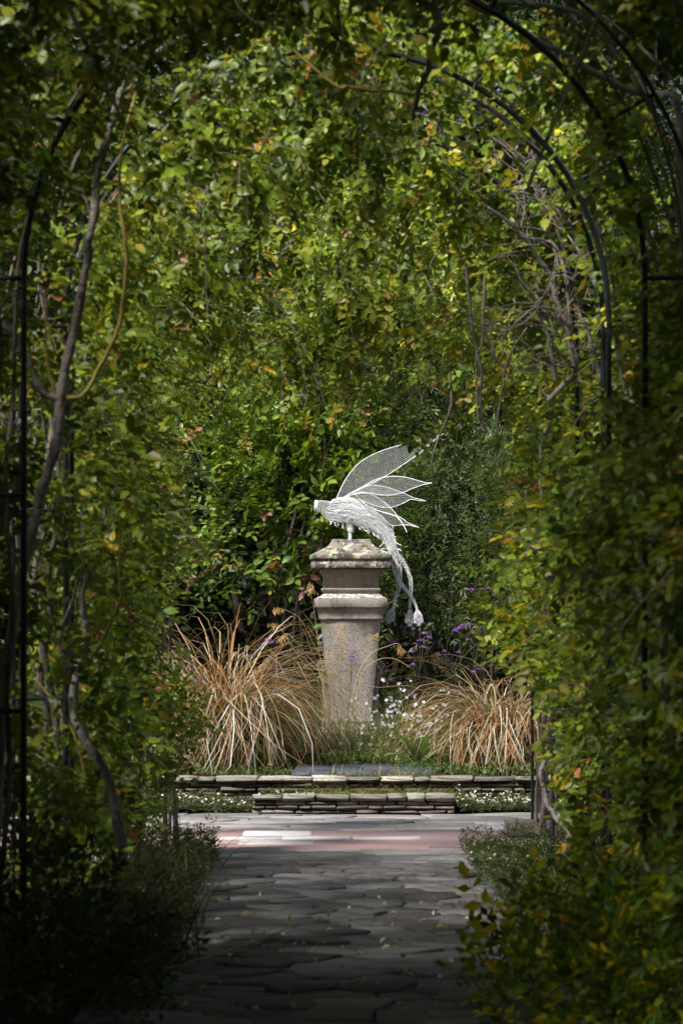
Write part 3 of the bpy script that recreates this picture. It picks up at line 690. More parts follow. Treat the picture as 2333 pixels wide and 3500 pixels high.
def rose(y0, y1, side, n, label, seed, leaf=(0.042, 0.012), nparts=100, inner=None, coarse=False, smin=0.03, pal=ROSE_W, roof=0.42, twine=None, tone=1.0):
    rg = np.random.default_rng(seed)
    xs = -1 if side == 'L' else 1
    root = thing('climbing_rose', (xs * 1.42, (y0 + y1) / 2, 0), label, 'climbing rose', 'climbing roses on the pergola')
    m = n * (6 if not coarse else 2)
    s = rg.uniform(smin, 0.53, m); y = rg.uniform(y0 - .1, y1 + .1, m)
    if side == 'R': s = 1 - s
    x, z, nx, nz = profile(s)
    h = inner(s, y, z) if inner is not None else np.full(m, 0.25)
    u = rg.beta(1.15, 1.7, m)                     # more leaves towards the inside face
    ot = 0.42 + (roof - 0.42) * np.clip((z - 3.0) / 0.6, 0, 1)
    ot = np.maximum(ot, 0.3 - h)
    t = -h + u * (h + ot)
    nrm = np.stack([nx, np.zeros(m), nz], 1)
    P = np.stack([x, y, z], 1) + nrm * t[:, None]
    hang = np.clip(nz, 0, 1)
    P[:, 0] += AX
    dens = vnoise(P, 0.42, seed + 1) + 0.6 * vnoise(P, 0.16, seed + 2) + rg.normal(0, .18 if not coarse else .6, m)
    keep = np.argsort(-dens)[:n]; P, nrm, t, hang, h = P[keep], nrm[keep], t[keep], hang[keep], h[keep]
    if twine:
        q = np.concatenate([np.clip(rg.normal(c_, .022, w_), .02, .52) for c_, w_ in twine[1]]); q = q if side == 'L' else 1 - q
        tx, tz, tnx, tnz = profile(q); e = np.stack([tx, np.full(len(q), twine[0]) + rg.normal(0, .06, len(q)), tz], 1) + rg.normal(0, .05, (len(q), 3))
        P = np.concatenate([P, e]); nrm = np.concatenate([nrm, np.stack([tnx, 0 * tnx, tnz], 1)]); z_ = np.zeros(len(q)); t = np.concatenate([t, z_]); h = np.concatenate([h, z_]); n = len(P)
    P = P + rg.normal(0, .02, P.shape)
    A = -nrm * rg.uniform(0.1, .9, (n, 1)) + np.array([0, -0.35, -0.45]) * rg.uniform(0.2, 1.2, (n, 1)) + rg.normal(0, .55, (n, 3))
    U = np.array([0, -0.25, 1.0]) + -nrm * 0.45 + np.array([sun_dir.x, sun_dir.y, sun_dir.z]) * .3 + rg.normal(0, .45, (n, 3))
    L = np.clip(rg.normal(leaf[0], leaf[1], n), leaf[0] * .5, leaf[0] * 1.8)
    nl = 5 if not coarse else 3
    O, D, N, LL = leaf_frames(P, A, U, L, nl, rg)
    cl = vnoise(P, 0.5, seed + 5); cols = palette(n, ROSE, pal, rg)
    cols = np.tile(cols, (nl, 1)) * np.exp(rg.normal(0, .12, (n * nl, 1))); cols *= np.tile(np.exp(0.25 * cl)[:, None], (nl, 1))
    tt = np.tile(t + h, nl)
    score = -tt - 0.02 * O[:, 1] * 0 + LL * 4 + rg.uniform(0, .25, len(O))
    score[O[:, 1] < 14.8] -= 5
    foliage(root, O, D, N, LL, 0.72, np.clip(cols * tone, .002, .8), nparts, score, LEAF4 if coarse else LEAF6)
    # woody stems climbing over the arch
    for k in range(5 if not coarse else 2):
        sp = np.linspace(0.0, rg.uniform(.3, .52), 14)
        if side == 'R': sp = 1 - sp
        x, z, nx, nz = profile(sp); yy = rg.uniform(y0 + .1, y1 - .1) + np.cumsum(rg.normal(0, .07, 14)); off = 0.06 + np.abs(np.cumsum(rg.normal(0, .05, 14)))
        Pp = np.stack([x + nx * off, yy, z + nz * off], 1); Pp[0, 2] = -0.03
        gg = Geo(); tube_caps(gg, smooth_path(Pp, 44), np.linspace(rg.uniform(.014, .026), .004, 44), 6); link('stem', gg.mesh('stem', True), M['bark'], root)
    gg = Geo()     # fine twigs and canes
    for k in range(90 if not coarse else 10):
        i = rg.integers(0, n); a = P[i]; d = unit((A[i] + rg.normal(0, .6, 3))[None])[0]; ln = rg.uniform(.15, .6)
        Pp = [a, a + d * ln * .5 + rg.normal(0, .04, 3), a + d * ln + np.array([0, 0, -.25 * ln]) + rg.normal(0, .05, 3)]
        V, F = tube(smooth_path(Pp, 8), np.linspace(.0038, .0014, 8), 4); gg.add(V, F)
    tw = link('twigs', gg.mesh('twigs', True), M['bark'], root); tw['kind'] = 'stuff'
    return root

def sstep(v, a, b):
    t = np.clip((v - a) / (b - a), 0, 1); return t * t * (3 - 2 * t)
def innerL(s, y, z):
    P = np.stack([s * PER, y, z * 0], 1)
    h = 0.16 + 0.16 * vnoise(P, 0.8, 31)
    top = np.clip((z - 2.9) / 0.9, 0, 1); far = np.clip((y - 20.5) / 5.5, 0, 1)
    h = h + top * far * (0.80 + 0.30 * vnoise(P, 0.6, 33)) + top * 0.10
    h = h + 0.10 * np.clip((2.6 - np.abs(z - 2.2)) / 2, 0, 1) * (1 - far) - 0.06 * far
    near = 1 - sstep(y, 17.2, 18.4)
    h = np.clip(h, 0.0, 1.5) * (1 - near) - 0.14 * near
    return h + 0.08 * near * sstep(z, 3.2, 3.6) - 0.40 * near * (1 - sstep(z, 2.9, 3.3)) * (1 - sstep(y, 16.9, 17.3))
def innerR(s, y, z):
    P = np.stack([s * PER, y, z * 0], 1)
    h = 0.12 + 0.14 * vnoise(P, 0.8, 41)
    top = np.clip((z - 3.0) / 0.9, 0, 1); far = np.clip((y - 21) / 5.5, 0, 1)
    h = h + top * far * (0.75 + 0.3 * vnoise(P, 0.6, 43)) + top * 0.06
    h = h + 0.22 * np.clip(1 - np.abs(z - 1.7) / 0.7, 0, 1) - .12 * (1 - sstep(z, .8, 1.3))
    open_ = sstep(z, 2.2, 2.7) * (1 - sstep(y, 20.6, 21.4))
    h = np.clip(h - .35 * sstep(y, 22.5, 24) * (1 - sstep(z, 0.9, 1.4)), -.15, 1.5) * (1 - open_) - 0.13 * open_
    return h - 0.36 * open_ * sstep(z, 3.0, 3.4) * (1 - sstep(y, 16.4, 17.2))
BAYS = [(13.9, 17.3), (17.3, 19.9), (19.9, 22.5), (22.5, 25.2), (25.2, 27.9)]
LAB = {'L': ['climbing rose nearest the camera on the left, behind the bare forked trunk', 'second climbing rose on the left wall of the pergola', 'middle climbing rose on the left wall of the pergola',
             'fourth climbing rose on the left wall, leaves hanging from the roof', 'farthest left climbing rose, hanging beside the tan grass clump'],
       'R': ['climbing rose nearest the camera on the right, around the thick dark post', 'second climbing rose on the right wall of the pergola', 'middle climbing rose on the right wall with yellow leaves',
             'fourth climbing rose on the right wall below the tangled pale canes', 'farthest right climbing rose, leaves in front of the purple flowers']}
for i, (a, b) in enumerate(BAYS):
    n = [4600, 3000, 2900, 2900, 2600][i]
    rose(a, b, 'L', n, LAB['L'][i], 100 + i * 7, (0.051, 0.015), 110, innerL, smin=0.03 if i < 4 else 0.165, roof=[.42, .14, .12, .12, .12][i], twine=[(16.1, [(.345, 40), (.40, 50), (.45, 60)]), (18.6, [(.33, 50), (.42, 60), (.49, 60)]), None, None, None][i])
    rose(a, b, 'R', int(n * .9), LAB['R'][i], 200 + i * 7, (0.050, 0.014), 110, innerR, smin=0.04 if i < 3 else (0.09 if i == 3 else 0.14), pal=[38, 24, 24, 12, 4.5, 1.6], roof=[.42, .14, .12, .12, .12][i], twine=[(16.1, [(.30, 34), (.36, 40), (.47, 60), (.24, 40), (.2, 40)]), (18.6, [(.24, 30), (.36, 24), (.44, 50), (.50, 60)]), (21.2, [(.33, 60), (.42, 70), (.38, 50), (.48, 60), (.28, 30)]), None, None][i], tone=[1.2, 1.45, 1.5, 1.4, 1.1][i])
# unseen bays, carried on past the camera to keep the tunnel dark
for i, (a, b) in enumerate([(7.0, 13.8), (0.0, 7.0), (-7.5, 0.0)]):
    for sd in 'LR':
        rose(a, b, sd, 5200, ('left' if sd == 'L' else 'right') + [' climbing rose of the unseen bay just before the picture', ' climbing rose of the unseen bay beside the camera', ' climbing rose of the unseen bay behind the camera'][i], 300 + i * 5 + (sd == 'R'), (0.12, 0.025), 0, lambda s, y, z: np.full(len(s), -0.32), coarse=True)

for sd in 'LR':  # outer leaf layer added to keep light out of the near bays
    rose(13.6, 17.2, sd, 6200, 'thick outer roses added to shade the near ' + ('left' if sd == 'L' else 'right') + ' side of the pergola', 350 + (sd == 'R'), (0.10, 0.02), 0, lambda s, y, z: np.full(len(s), -0.58), coarse=True)
# ------------------------------------------------------------------ bare trunks and canes (traced, each at its own depth)
def cane(name, px, d, r, m, label, cat='rose stem', kids=(), wob=0.011, sides=8, twigs=None):
    P = [at(p[0], p[1], (p[2] if len(p) > 2 else d)) for p in px]
    root = thing(name, P[0], label, cat)
    def one(nm, px, r, par, m):
        P = np.array([at(p[0], p[1], (p[2] if len(p) > 2 else d)) for p in px]); n = max(12, len(P) * 6) if max(r) > .006 else 12
        C = smooth_path(P, n); C += np.cumsum(rng.normal(0, wob * .35 * (1 if max(r) > .006 else .35), C.shape), 0) * np.sin(np.linspace(0, math.pi, n))[:, None]
        R = np.interp(np.linspace(0, 1, n), np.linspace(0, 1, len(r)), r) * (1 + 0.12 * np.sin(np.linspace(0, n * .9, n)) * rng.uniform(.5, 1))
        g = Geo(); tube_caps(g, C, R, sides if R.max() > .006 else 5); return link(nm, g.mesh(nm, True), M[m], root)
    one('trunk', px, r, root, m)
    for kpx, kr, km in kids: one('branch', kpx, kr, root, km)
    if twigs is not None:
        rg = np.random.default_rng(83); src = [np.array([p[:2] for p in px], float)] + [np.array([p[:2] for p in k_[0]], float) for k_ in kids]
        for k in range(twigs):
            w = src[rg.integers(len(src))]; i = rg.integers(len(w) - 1); f = rg.random(); x, y = w[i] * (1 - f) + w[i + 1] * f
            a = math.atan2(*(w[i + 1] - w[i])[::-1]) + rg.choice([-1, 1]) * rg.uniform(.3, 1.3); ln = rg.uniform(60, 240); dd = d + rg.uniform(-.12, .08)
            q = [(x, y, d)]
            for j in range(4): a += rg.normal(0, .38); q.append((q[-1][0] + math.cos(a) * ln / 4, q[-1][1] + math.sin(a) * ln / 4, dd + rg.normal(0, .03)))
            one('twig', q, [.0042, .003, .0016], root, 'tangle_bark')
    return root
cane('bare_rose', [(-60, 3420), (-20, 2900), (10, 2560), (40, 2330), (75, 2110), (110, 1940), (165, 1720), (195, 1600), (215, 1500), (205, 1370)], 16.9, [.031, .028, .025, .023, .022], 'rose_bark',
     'pale bare rose trunk forking beside the near left iron post', kids=[
         ([(205, 1370), (225, 1250), (250, 1100), (290, 900), (320, 760), (350, 600), (395, 430), (430, 300), (500, 150), (560, -60)], [.022, .020, .018, .015, .010], 'rose_bark'),
         ([(230, 1362), (285, 1345), (345, 1260), (400, 1120), (430, 960), (432, 820), (420, 680), (430, 480), (470, 300)], [.011, .010, .009, .006], 'shoot'),
         ([(195, 1365), (150, 1330), (120, 1220), (80, 1150), (0, 1090), (-80, 1060)], [.016, .015, .014, .012], 'rose_bark'),
         ([(190, 1360), (160, 1200), (165, 1000), (180, 900)], [.006, .005, .004], 'shoot'),
         ([(320, 780), (300, 690), (240, 640), (150, 610)], [.009, .007, .004], 'bark'),
         ([(205, 720), (235, 600), (290, 460), (380, 280), (470, 140)], [.010, .010, .008, .006], 'bark'),
         ([(430, 240), (560, 170), (700, 90), (790, 30), (900, -40)], [.011, .012, .012, .012], 'bark'),
     ])
cane('bare_rose', [(420, 2900), (370, 2660), (300, 2550), (255, 2440), (262, 2330), (290, 2250), (308, 2165), (300, 2110), (290, 2040), (300, 1960)], 18.0, [.026, .023, .021, .019, .015, .007], 'rose_bark',
     'crooked grey rose trunk low on the left among sparse leaves', kids=[([(270, 2310), (225, 2250), (200, 2180), (230, 2090), (280, 1940)], [.012, .010, .006], 'bark'), ([(310, 2250), (370, 2160), (400, 2060), (410, 1900), (405, 1750)], [.008, .007, .005], 'shoot')])
cane('bare_rose', [(-80, 380), (10, 230), (60, 130), (110, 50), (170, -60)], 15.6, [.030, .030, .026], 'bark', 'thick dark rose stem crossing the top left corner',
     kids=[([(60, 200), (130, 110), (230, 80), (300, 40), (370, -30)], [.007, .006, .005], 'shoot')])
cane('bare_rose', [(2420, 1000), (2340, 800), (2325, 600), (2318, 400), (2300, 340), (2200, 325), (2120, 290), (1980, 205), (1860, 140), (1760, 70), (1630, 20), (1500, -30)], 16.3, [.020, .019, .017, .015, .013, .010], 'silver_bark',
     'silvery bare rose stem forking at the upper right corner', kids=[([(2260, 335), (2190, 300), (2130, 210), (2060, 130), (2000, 65), (1930, 20), (1850, 5), (1700, 8)], [.016, .015, .013, .012], 'silver_bark')])
cane('bare_rose', [(1870, 1370), (1930, 1310), (1965, 1270), (1930, 1150), (1890, 1060), (1860, 960), (1810, 890), (1760, 800), (1700, 740), (1650, 700)], 20.6, [.014, .019, .017, .014, .011, .007], 'tangle_bark',
     'knotted pale rose trunk with tangled canes at mid right', kids=[
         ([(1965, 1270), (1955, 1150), (1945, 1050), (1925, 920), (1900, 860), (1850, 830), (1770, 815)], [.012, .011, .009, .006], 'tangle_bark'),
         ([(1960, 1300), (2045, 1310), (2040, 1220), (2020, 1120), (2000, 1040), (1980, 980), (1930, 800), (1860, 690), (1830, 640)], [.010, .009, .008, .006], 'tangle_bark'),
         ([(1895, 1300), (1885, 1200), (1850, 1090), (1840, 1030)], [.014, .010, .006], 'bark'),
         ([(1850, 1040), (1790, 1070), (1730, 1120), (1680, 1160)], [.008, .006, .004], 'tangle_bark'),
         ([(1880, 960), (1900, 880), (1870, 780), (1900, 700)], [.008, .006, .004], 'tangle_bark'),
         ([(1770, 815), (1800, 700), (1780, 620), (1830, 560)], [.007, .005, .003], 'tangle_bark'),
         ([(1850, 690), (1800, 650), (1790, 560), (1860, 540), (1900, 620)], [.005, .004, .003], 'tangle_bark'),
         ([(2020, 640), (1960, 600), (1900, 600), (1850, 560)], [.005, .004, .003], 'tangle_bark')], twigs=150)
for px, d, r, m_, lab in (
    ([(1590, 900), (1605, 1100), (1625, 1230), (1630, 1350), (1640, 1450), (1655, 1475)], 21.3, [.010, .009, .006], 'bark', 'thin hanging cane left of the knotted trunk, longest of its cluster'),
    ([(1655, 950), (1650, 1150), (1630, 1220), (1625, 1300), (1632, 1440)], 21.3, [.009, .007, .005], 'bark', 'thin hanging cane crossing the longest one'),
    ([(1650, 1120), (1690, 1210), (1730, 1260), (1755, 1310)], 21.3, [.008, .006, .005], 'bark', 'short slanting cane below the arch, mid right'),
    ([(1800, 1120), (1750, 1200), (1720, 1320), (1700, 1450), (1690, 1500)], 21.3, [.008, .007, .004], 'bark', 'leaning dark cane in the gap at mid right'),
    ([(1555, 800), (1560, 1000), (1550, 1200), (1545, 1380), (1510, 1480), (1480, 1560), (1478, 1640)], 26.9, [.010, .010, .009, .007], 'bark', 'long drooping cane that ends beside the raised wing tip'),
    ([(1890, 1420), (1850, 1520), (1842, 1700), (1838, 1850)], 22.6, [.010, .011, .010], 'silver_bark', 'pale upright cane above the yellow leaves at right'),
    ([(1420, 0), (1500, 40), (1470, 220), (1430, 330), (1405, 400)], 15.2, [.010, .011, .012, .010], 'bark', 'broken brown cane hanging at the top centre'),
    ([(1860, 2600), (1845, 2660), (1870, 2740), (1900, 2800), (1960, 2870)], 22.0, [.015, .014, .014], 'silver_bark', 'crooked pale cane at lower right behind the iron posts'),
    ([(2190, 2580), (2170, 2740), (2180, 2880)], 18.2, [.013, .014, .014], 'silver_bark', 'short pale upright stem at the lower right edge'),
    ([(1990, 2260), (2040, 2360), (2130, 2480), (2200, 2560)], 19.0, [.008, .010, .010], 'bark', 'slanting brown cane in the right leaf wall'),
    ([(2210, 1700), (2205, 1850), (2220, 2020), (2240, 2200)], 17.0, [.010, .009, .008], 'bark', 'reddish brown upright cane near the right picture edge'),
    ([(1000, 170), (1150, 300), (1200, 310), (1400, 330), (1480, 340)], 16.8, [.006, .007, .009, .007], 'shoot', 'thin arching cane below the yellow leaves at the top centre'),
    ([(640, 720), (760, 640), (900, 590), (1010, 570)], 23.0, [.007, .010, .010], 'bark', 'bare grey cane lying across the leaves of the pergola roof'),
    ([(1180, 650), (1290, 650), (1380, 660), (1480, 700)], 22.0, [.006, .009, .009], 'bark', 'straight grey cane in the leaves right of the roof centre'),
    ([(330, 2900), (300, 2700), (240, 2480), (120, 2320)], 18.0, [.006, .006, .004], 'shoot', 'thin green shoot leaning low on the left'),
    ([(730, 1180), (715, 1290), (690, 1310)], 24.0, [.009, .008, .006], 'bark', 'short broken twig in the left leaf wall'),
):
    cane('cane', px, d, r, m_, lab, 'cane')

# ------------------------------------------------------------------ shrubs and trees
def shrub(name, c, R, n, label, cat, seed, leaf, lw, pal, w, nparts=80, nl=5, up=0.6, spread=50, trunkm='dark_bark', shell=(0.55, 1.0), front=True, stems=3, group=None, dens=(0.4, .16), tmpl=LEAF4, ground=0.2, dmul=1.0, clip=None):
    rg = np.random.default_rng(seed); c = np.array(c, float); R = np.array(R, float)
    root = thing(name, (c[0], c[1], ground), label, cat, group)
    m = int(n * 3.2)
    d = unit(rg.normal(size=(m, 3)))
    if front: d[:, 1] = np.where(rg.random(m) < .75, -np.abs(d[:, 1]), d[:, 1])
    rad = rg.uniform(shell[0] ** 2, shell[1] ** 2, m) ** .5
    bump = 1 + 0.16 * vnoise(d, 0.5, seed + 3) + 0.08 * vnoise(d, 0.2, seed + 4)
    P = c + d * R * (rad * bump)[:, None]
    k = P[:, 2] > ground + .03
    if clip is not None: k &= clip(P)
    P, d = P[k], d[k]
    dn = vnoise(P, dens[0], seed + 1) + .6 * vnoise(P, dens[1], seed + 2) + rg.normal(0, .2, len(P))
    keep = np.argsort(-dn)[:n]; P, d = P[keep], d[keep]; n = len(P)
    A = d * 0.8 + np.array([0, -.3, up]) * rg.uniform(.3, 1.2, (n, 1)) + rg.normal(0, .45, (n, 3))
    U = np.array([0, -.35, .8]) + np.array(sun_dir) * .5 + d * .3 + rg.normal(0, .45, (n, 3))
    L = np.clip(rg.normal(leaf, leaf * .22, n), leaf * .5, leaf * 1.6)
    O, D, N, LL = leaf_frames(P, A, U, L, nl, rg, spread)
    cl = np.tile(np.exp(.22 * vnoise(P, .6, seed + 6))[:, None], (nl, 1))
    cols = np.tile(palette(n, pal, w, rg, .15), (nl, 1)) * np.exp(rg.normal(0, .14, (n * nl, 1))) * cl * dmul
    score = -O[:, 1] + rg.uniform(0, .4, len(O)) + LL * 3
    foliage(root, O, D, N, LL, lw, np.clip(cols, .002, .8), nparts, score, tmpl)
    for k in range(stems):
        a = rg.uniform(0, 6.28); tx = c + R * np.array([math.cos(a) * .5, math.sin(a) * .4, rg.uniform(.1, .6)])
        g = Geo(); b0 = np.array([c[0] + rg.normal(0, .12), c[1] + rg.normal(0, .12), ground - .05])
        if tx[2] < b0[2] + .2: tx[2] = b0[2] + .3
        r0 = 0.012 + 0.02 * R[2]
        tube_caps(g, smooth_path([b0, b0 * .5 + tx * .5 + rg.normal(0, .1, 3) * R, tx], 14), np.linspace(r0, r0 * .25, 14), 7)
        link('stem' if cat != 'tree' else 'trunk', g.mesh('stem', True), M[trunkm], root)
    return root
MAG = [(0.11, 0.19, 0.02), (0.16, 0.24, 0.03), (0.065, 0.12, 0.014), (0.22, 0.20, 0.03), (0.24, 0.09, 0.07)]
c = at(930, 1680, 38.2); shrub('broadleaf_shrub', c, (1.15, .9, 1.15), 900, 'bright broad leaved shrub behind and left of the wire bird', 'shrub', 401, 0.092, .62, MAG, [40, 30, 20, 6, 3], 150, nl=5, spread=62, tmpl=LEAF6, dens=(.32, .12), clip=lambda P: P[:, 2] > 1.75 + .25 * vnoise(P, .3, 5))
c = at(1010, 1480, 38.8); shrub('broadleaf_shrub', c, (.8, .6, .7), 700, 'upper broad leaved shrub above the bird collar, leaves edged yellow', 'shrub', 402, 0.085, .62, MAG, [40, 30, 20, 8, 3], 70, nl=5, spread=62, tmpl=LEAF6, dens=(.3, .12), ground=.4)
EVG = [(0.085, 0.135, 0.045), (0.13, 0.18, 0.07), (0.05, 0.09, 0.03), (0.19, 0.21, 0.11)]
c = at(1560, 1880, 37.9); shrub('evergreen_shrub', c, (1.15, .8, 1.0), 4300, 'grey green narrow leaved evergreen shrub right of the pedestal', 'shrub', 411, 0.065, .30, EVG, [40, 26, 24, 8], 150, nl=7, spread=48, up=.9, dens=(.25, .1), clip=lambda P: P[:, 2] > 1.45 + .2 * vnoise(P, .3, 6))
c = at(1440, 1200, 39.5); shrub('evergreen_shrub', c, (.95, .7, 1.05), 3000, 'dark narrow leaved evergreen shrub above the raised wing', 'shrub', 412, 0.06, .30, EVG, [30, 26, 34, 6], 90, nl=7, spread=48, up=.9, dens=(.3, .1), ground=.4)
c = at(1330, 1680, 39.3); shrub('evergreen_shrub', c, (.8, .5, .9), 1800, 'evergreen shrub seen through the mesh of the wings', 'shrub', 413, 0.055, .30, EVG, [30, 26, 34, 6], 60, nl=7, spread=48, up=.9, dens=(.3, .1), ground=.4)
DK = [(0.045, 0.075, 0.012), (0.065, 0.10, 0.015), (0.025, 0.045, 0.01), (0.09, 0.12, 0.02)]
DK_SHADE = [(0.022, 0.038, 0.011), (0.034, 0.055, 0.014), (0.013, 0.024, 0.008), (0.06, 0.085, 0.02)]  # tree greens darkened in colour to stand in for shade behind the bird
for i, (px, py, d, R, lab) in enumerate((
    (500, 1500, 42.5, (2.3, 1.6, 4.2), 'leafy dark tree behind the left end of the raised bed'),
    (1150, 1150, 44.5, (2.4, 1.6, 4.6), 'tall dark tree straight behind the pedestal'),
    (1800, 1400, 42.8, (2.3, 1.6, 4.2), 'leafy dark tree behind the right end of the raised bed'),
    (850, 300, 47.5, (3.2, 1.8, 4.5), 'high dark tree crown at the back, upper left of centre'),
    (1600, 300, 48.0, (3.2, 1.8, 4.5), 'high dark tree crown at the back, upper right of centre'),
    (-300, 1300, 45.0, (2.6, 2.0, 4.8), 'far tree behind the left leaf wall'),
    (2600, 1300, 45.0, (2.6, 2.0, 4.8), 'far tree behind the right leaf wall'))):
    c = at(px, py, d); shrub('tree', c, R, 6200, lab, 'tree', 430 + i * 9, 0.105, .6, DK_SHADE, [36, 20, 36, 5], 20, nl=5, stems=4, ground=.3, shell=(.35, 1.0), dens=(.7, .25))
# hedges added beside and behind the pergola to darken it, one far backdrop
def hedge(name, x0, x1, y0, y1, z1, n, label, seed, lf=.085):
    rg = np.random.default_rng(seed); root = thing(name, ((x0 + x1) / 2, (y0 + y1) / 2, -.04), label, 'hedge')
    P = np.stack([rg.uniform(x0, x1, n), rg.uniform(y0, y1, n), rg.uniform(0.02, 1, n) * z1], 1)
    P[:, 0] += .25 * vnoise(P, .8, seed)
    A = rg.normal(0, .6, (n, 3)) + np.array([-.6 if x0 > 0 else .6, 0, .3]); U = rg.normal(0, .5, (n, 3)) + np.array([0, 0, 1.])
    O, D, N, L = leaf_frames(P, A, U, np.clip(rg.normal(lf, lf * .18, n), .03, .3), 5, rg)
    cols = np.tile(palette(n, DK, [36, 24, 32, 8], rg, .2), (5, 1)); foliage(root, O, D, N, L, .6, cols, 0, None, LEAF4)
    for k in range(7):
        yy = y0 + (k + .5) * (y1 - y0) / 7; xx = (x0 + x1) / 2
        g = Geo(); tube_caps(g, smooth_path([(xx, yy, -.05), (xx + rg.normal(0, .1), yy + .1, z1 * .4), (xx + rg.normal(0, .2), yy - .1, z1 * .85)], 10), np.linspace(.05, .012, 10), 7); link('stem', g.mesh('stem', True), M['dark_bark'], root)
hedge('hedge', -3.4, -2.2, -8, 24.0, 4.8, 11000, 'leafy hedge added outside the left side of the pergola to darken its gaps', 511)
hedge('hedge', 2.2, 3.4, -8, 24.0, 4.8, 11000, 'leafy hedge added outside the right side of the pergola to darken its gaps', 512)
hedge('hedge', -10, 10, 51, 55, 13.0, 20000, 'far dark hedge closing the view behind the trees', 514, .19)
hedge('hedge', -3.4, 3.4, -10.5, -8.6, 6.0, 6000, 'unseen hedge added behind the camera to keep light out of the pergola', 513)  # unseen, added to shut off light from the open end
for i, (x, y, z, R, lab) in enumerate(((-4.6, 6.5, 6.2, (2.4, 2.6, 3.6), 'unseen shade tree added left of the pergola, before the picture'), (-4.4, 11.2, 6.0, (2.2, 2.2, 3.4), 'unseen shade tree added beside the near left end of the pergola'), (4.6, 10.5, 5.6, (2.3, 2.6, 3.4), 'unseen shade tree added beside the near right end of the pergola'))):
    shrub('tree', (x, y, z), R, 3200, lab, 'tree', 540 + i * 9, 0.16, .6, DK, [36, 24, 32, 8], 0, nl=5, stems=4, ground=-.03, shell=(.3, 1.0), dens=(.9, .4), front=False)  # off-camera crowns added to cast shade on the near bays
# dead limbs in the dark behind the bed
for px, lab in (([(850, 2060), (960, 2010), (1080, 1985)], 'dark fallen limb slanting behind the left grass clump'), ([(920, 1980), (930, 2080), (950, 2200)], 'dark upright dead branch behind the left grass clump'),
                ([(800, 2000), (815, 2100), (830, 2160)], 'short dark stump stem left behind the tan grass')):
    cane('dead_branch', px, 38.0, [.035, .04, .03], 'dark_bark', lab, 'branch')

# ------------------------------------------------------------------ plants in the bed
def blade_pts(phi, el, ln, w, droop, n=8, base=(0, 0, 0), wig=0.0, kink=None):
    """one arching strap leaf: strip of n cross sections with a shallow fold"""
    t = np.linspace(0, 1, n); e = el - droop * t ** 0.95
    if kink is not None: e = np.where(t > kink[0], np.minimum(e, -kink[1] + 0 * e), e)
    ds = ln / (n - 1); r = np.concatenate([[0], np.cumsum(np.cos(e[:-1]) * ds)]); z = np.concatenate([[0], np.cumsum(np.sin(e[:-1]) * ds)])
    ph = phi + wig * t ** 2
    C = np.stack([r * np.cos(ph), r * np.sin(ph), z], 1) + np.array(base)
    sd = np.stack([-np.sin(ph), np.cos(ph), np.zeros(n)], 1)
    ww = w * np.clip(np.minimum(0.55 + t * 2, (1 - t) * 2.2 + .04), 0, 1)
    nrm = np.stack([-np.sin(e) * np.cos(ph), -np.sin(e) * np.sin(ph), np.cos(e)], 1)
    V = np.concatenate([C - sd * ww[:, None] + nrm * ww[:, None] * .4, C + sd * ww[:, None] + nrm * ww[:, None] * .4, C]).reshape(3, n, 3).transpose(1, 0, 2).reshape(-1, 3)
    F = []
    for i in range(n - 1):
        a = i * 3; F += [(a, a + 2, a + 5, a + 3), (a + 2, a + 1, a + 4, a + 5)]
    return V, np.array(F)
TAN = [(0.38, 0.26, 0.12), (0.54, 0.46, 0.33), (0.34, 0.15, 0.04), (0.13, 0.08, 0.045), (0.10, 0.15, 0.025), (0.68, 0.64, 0.56)]
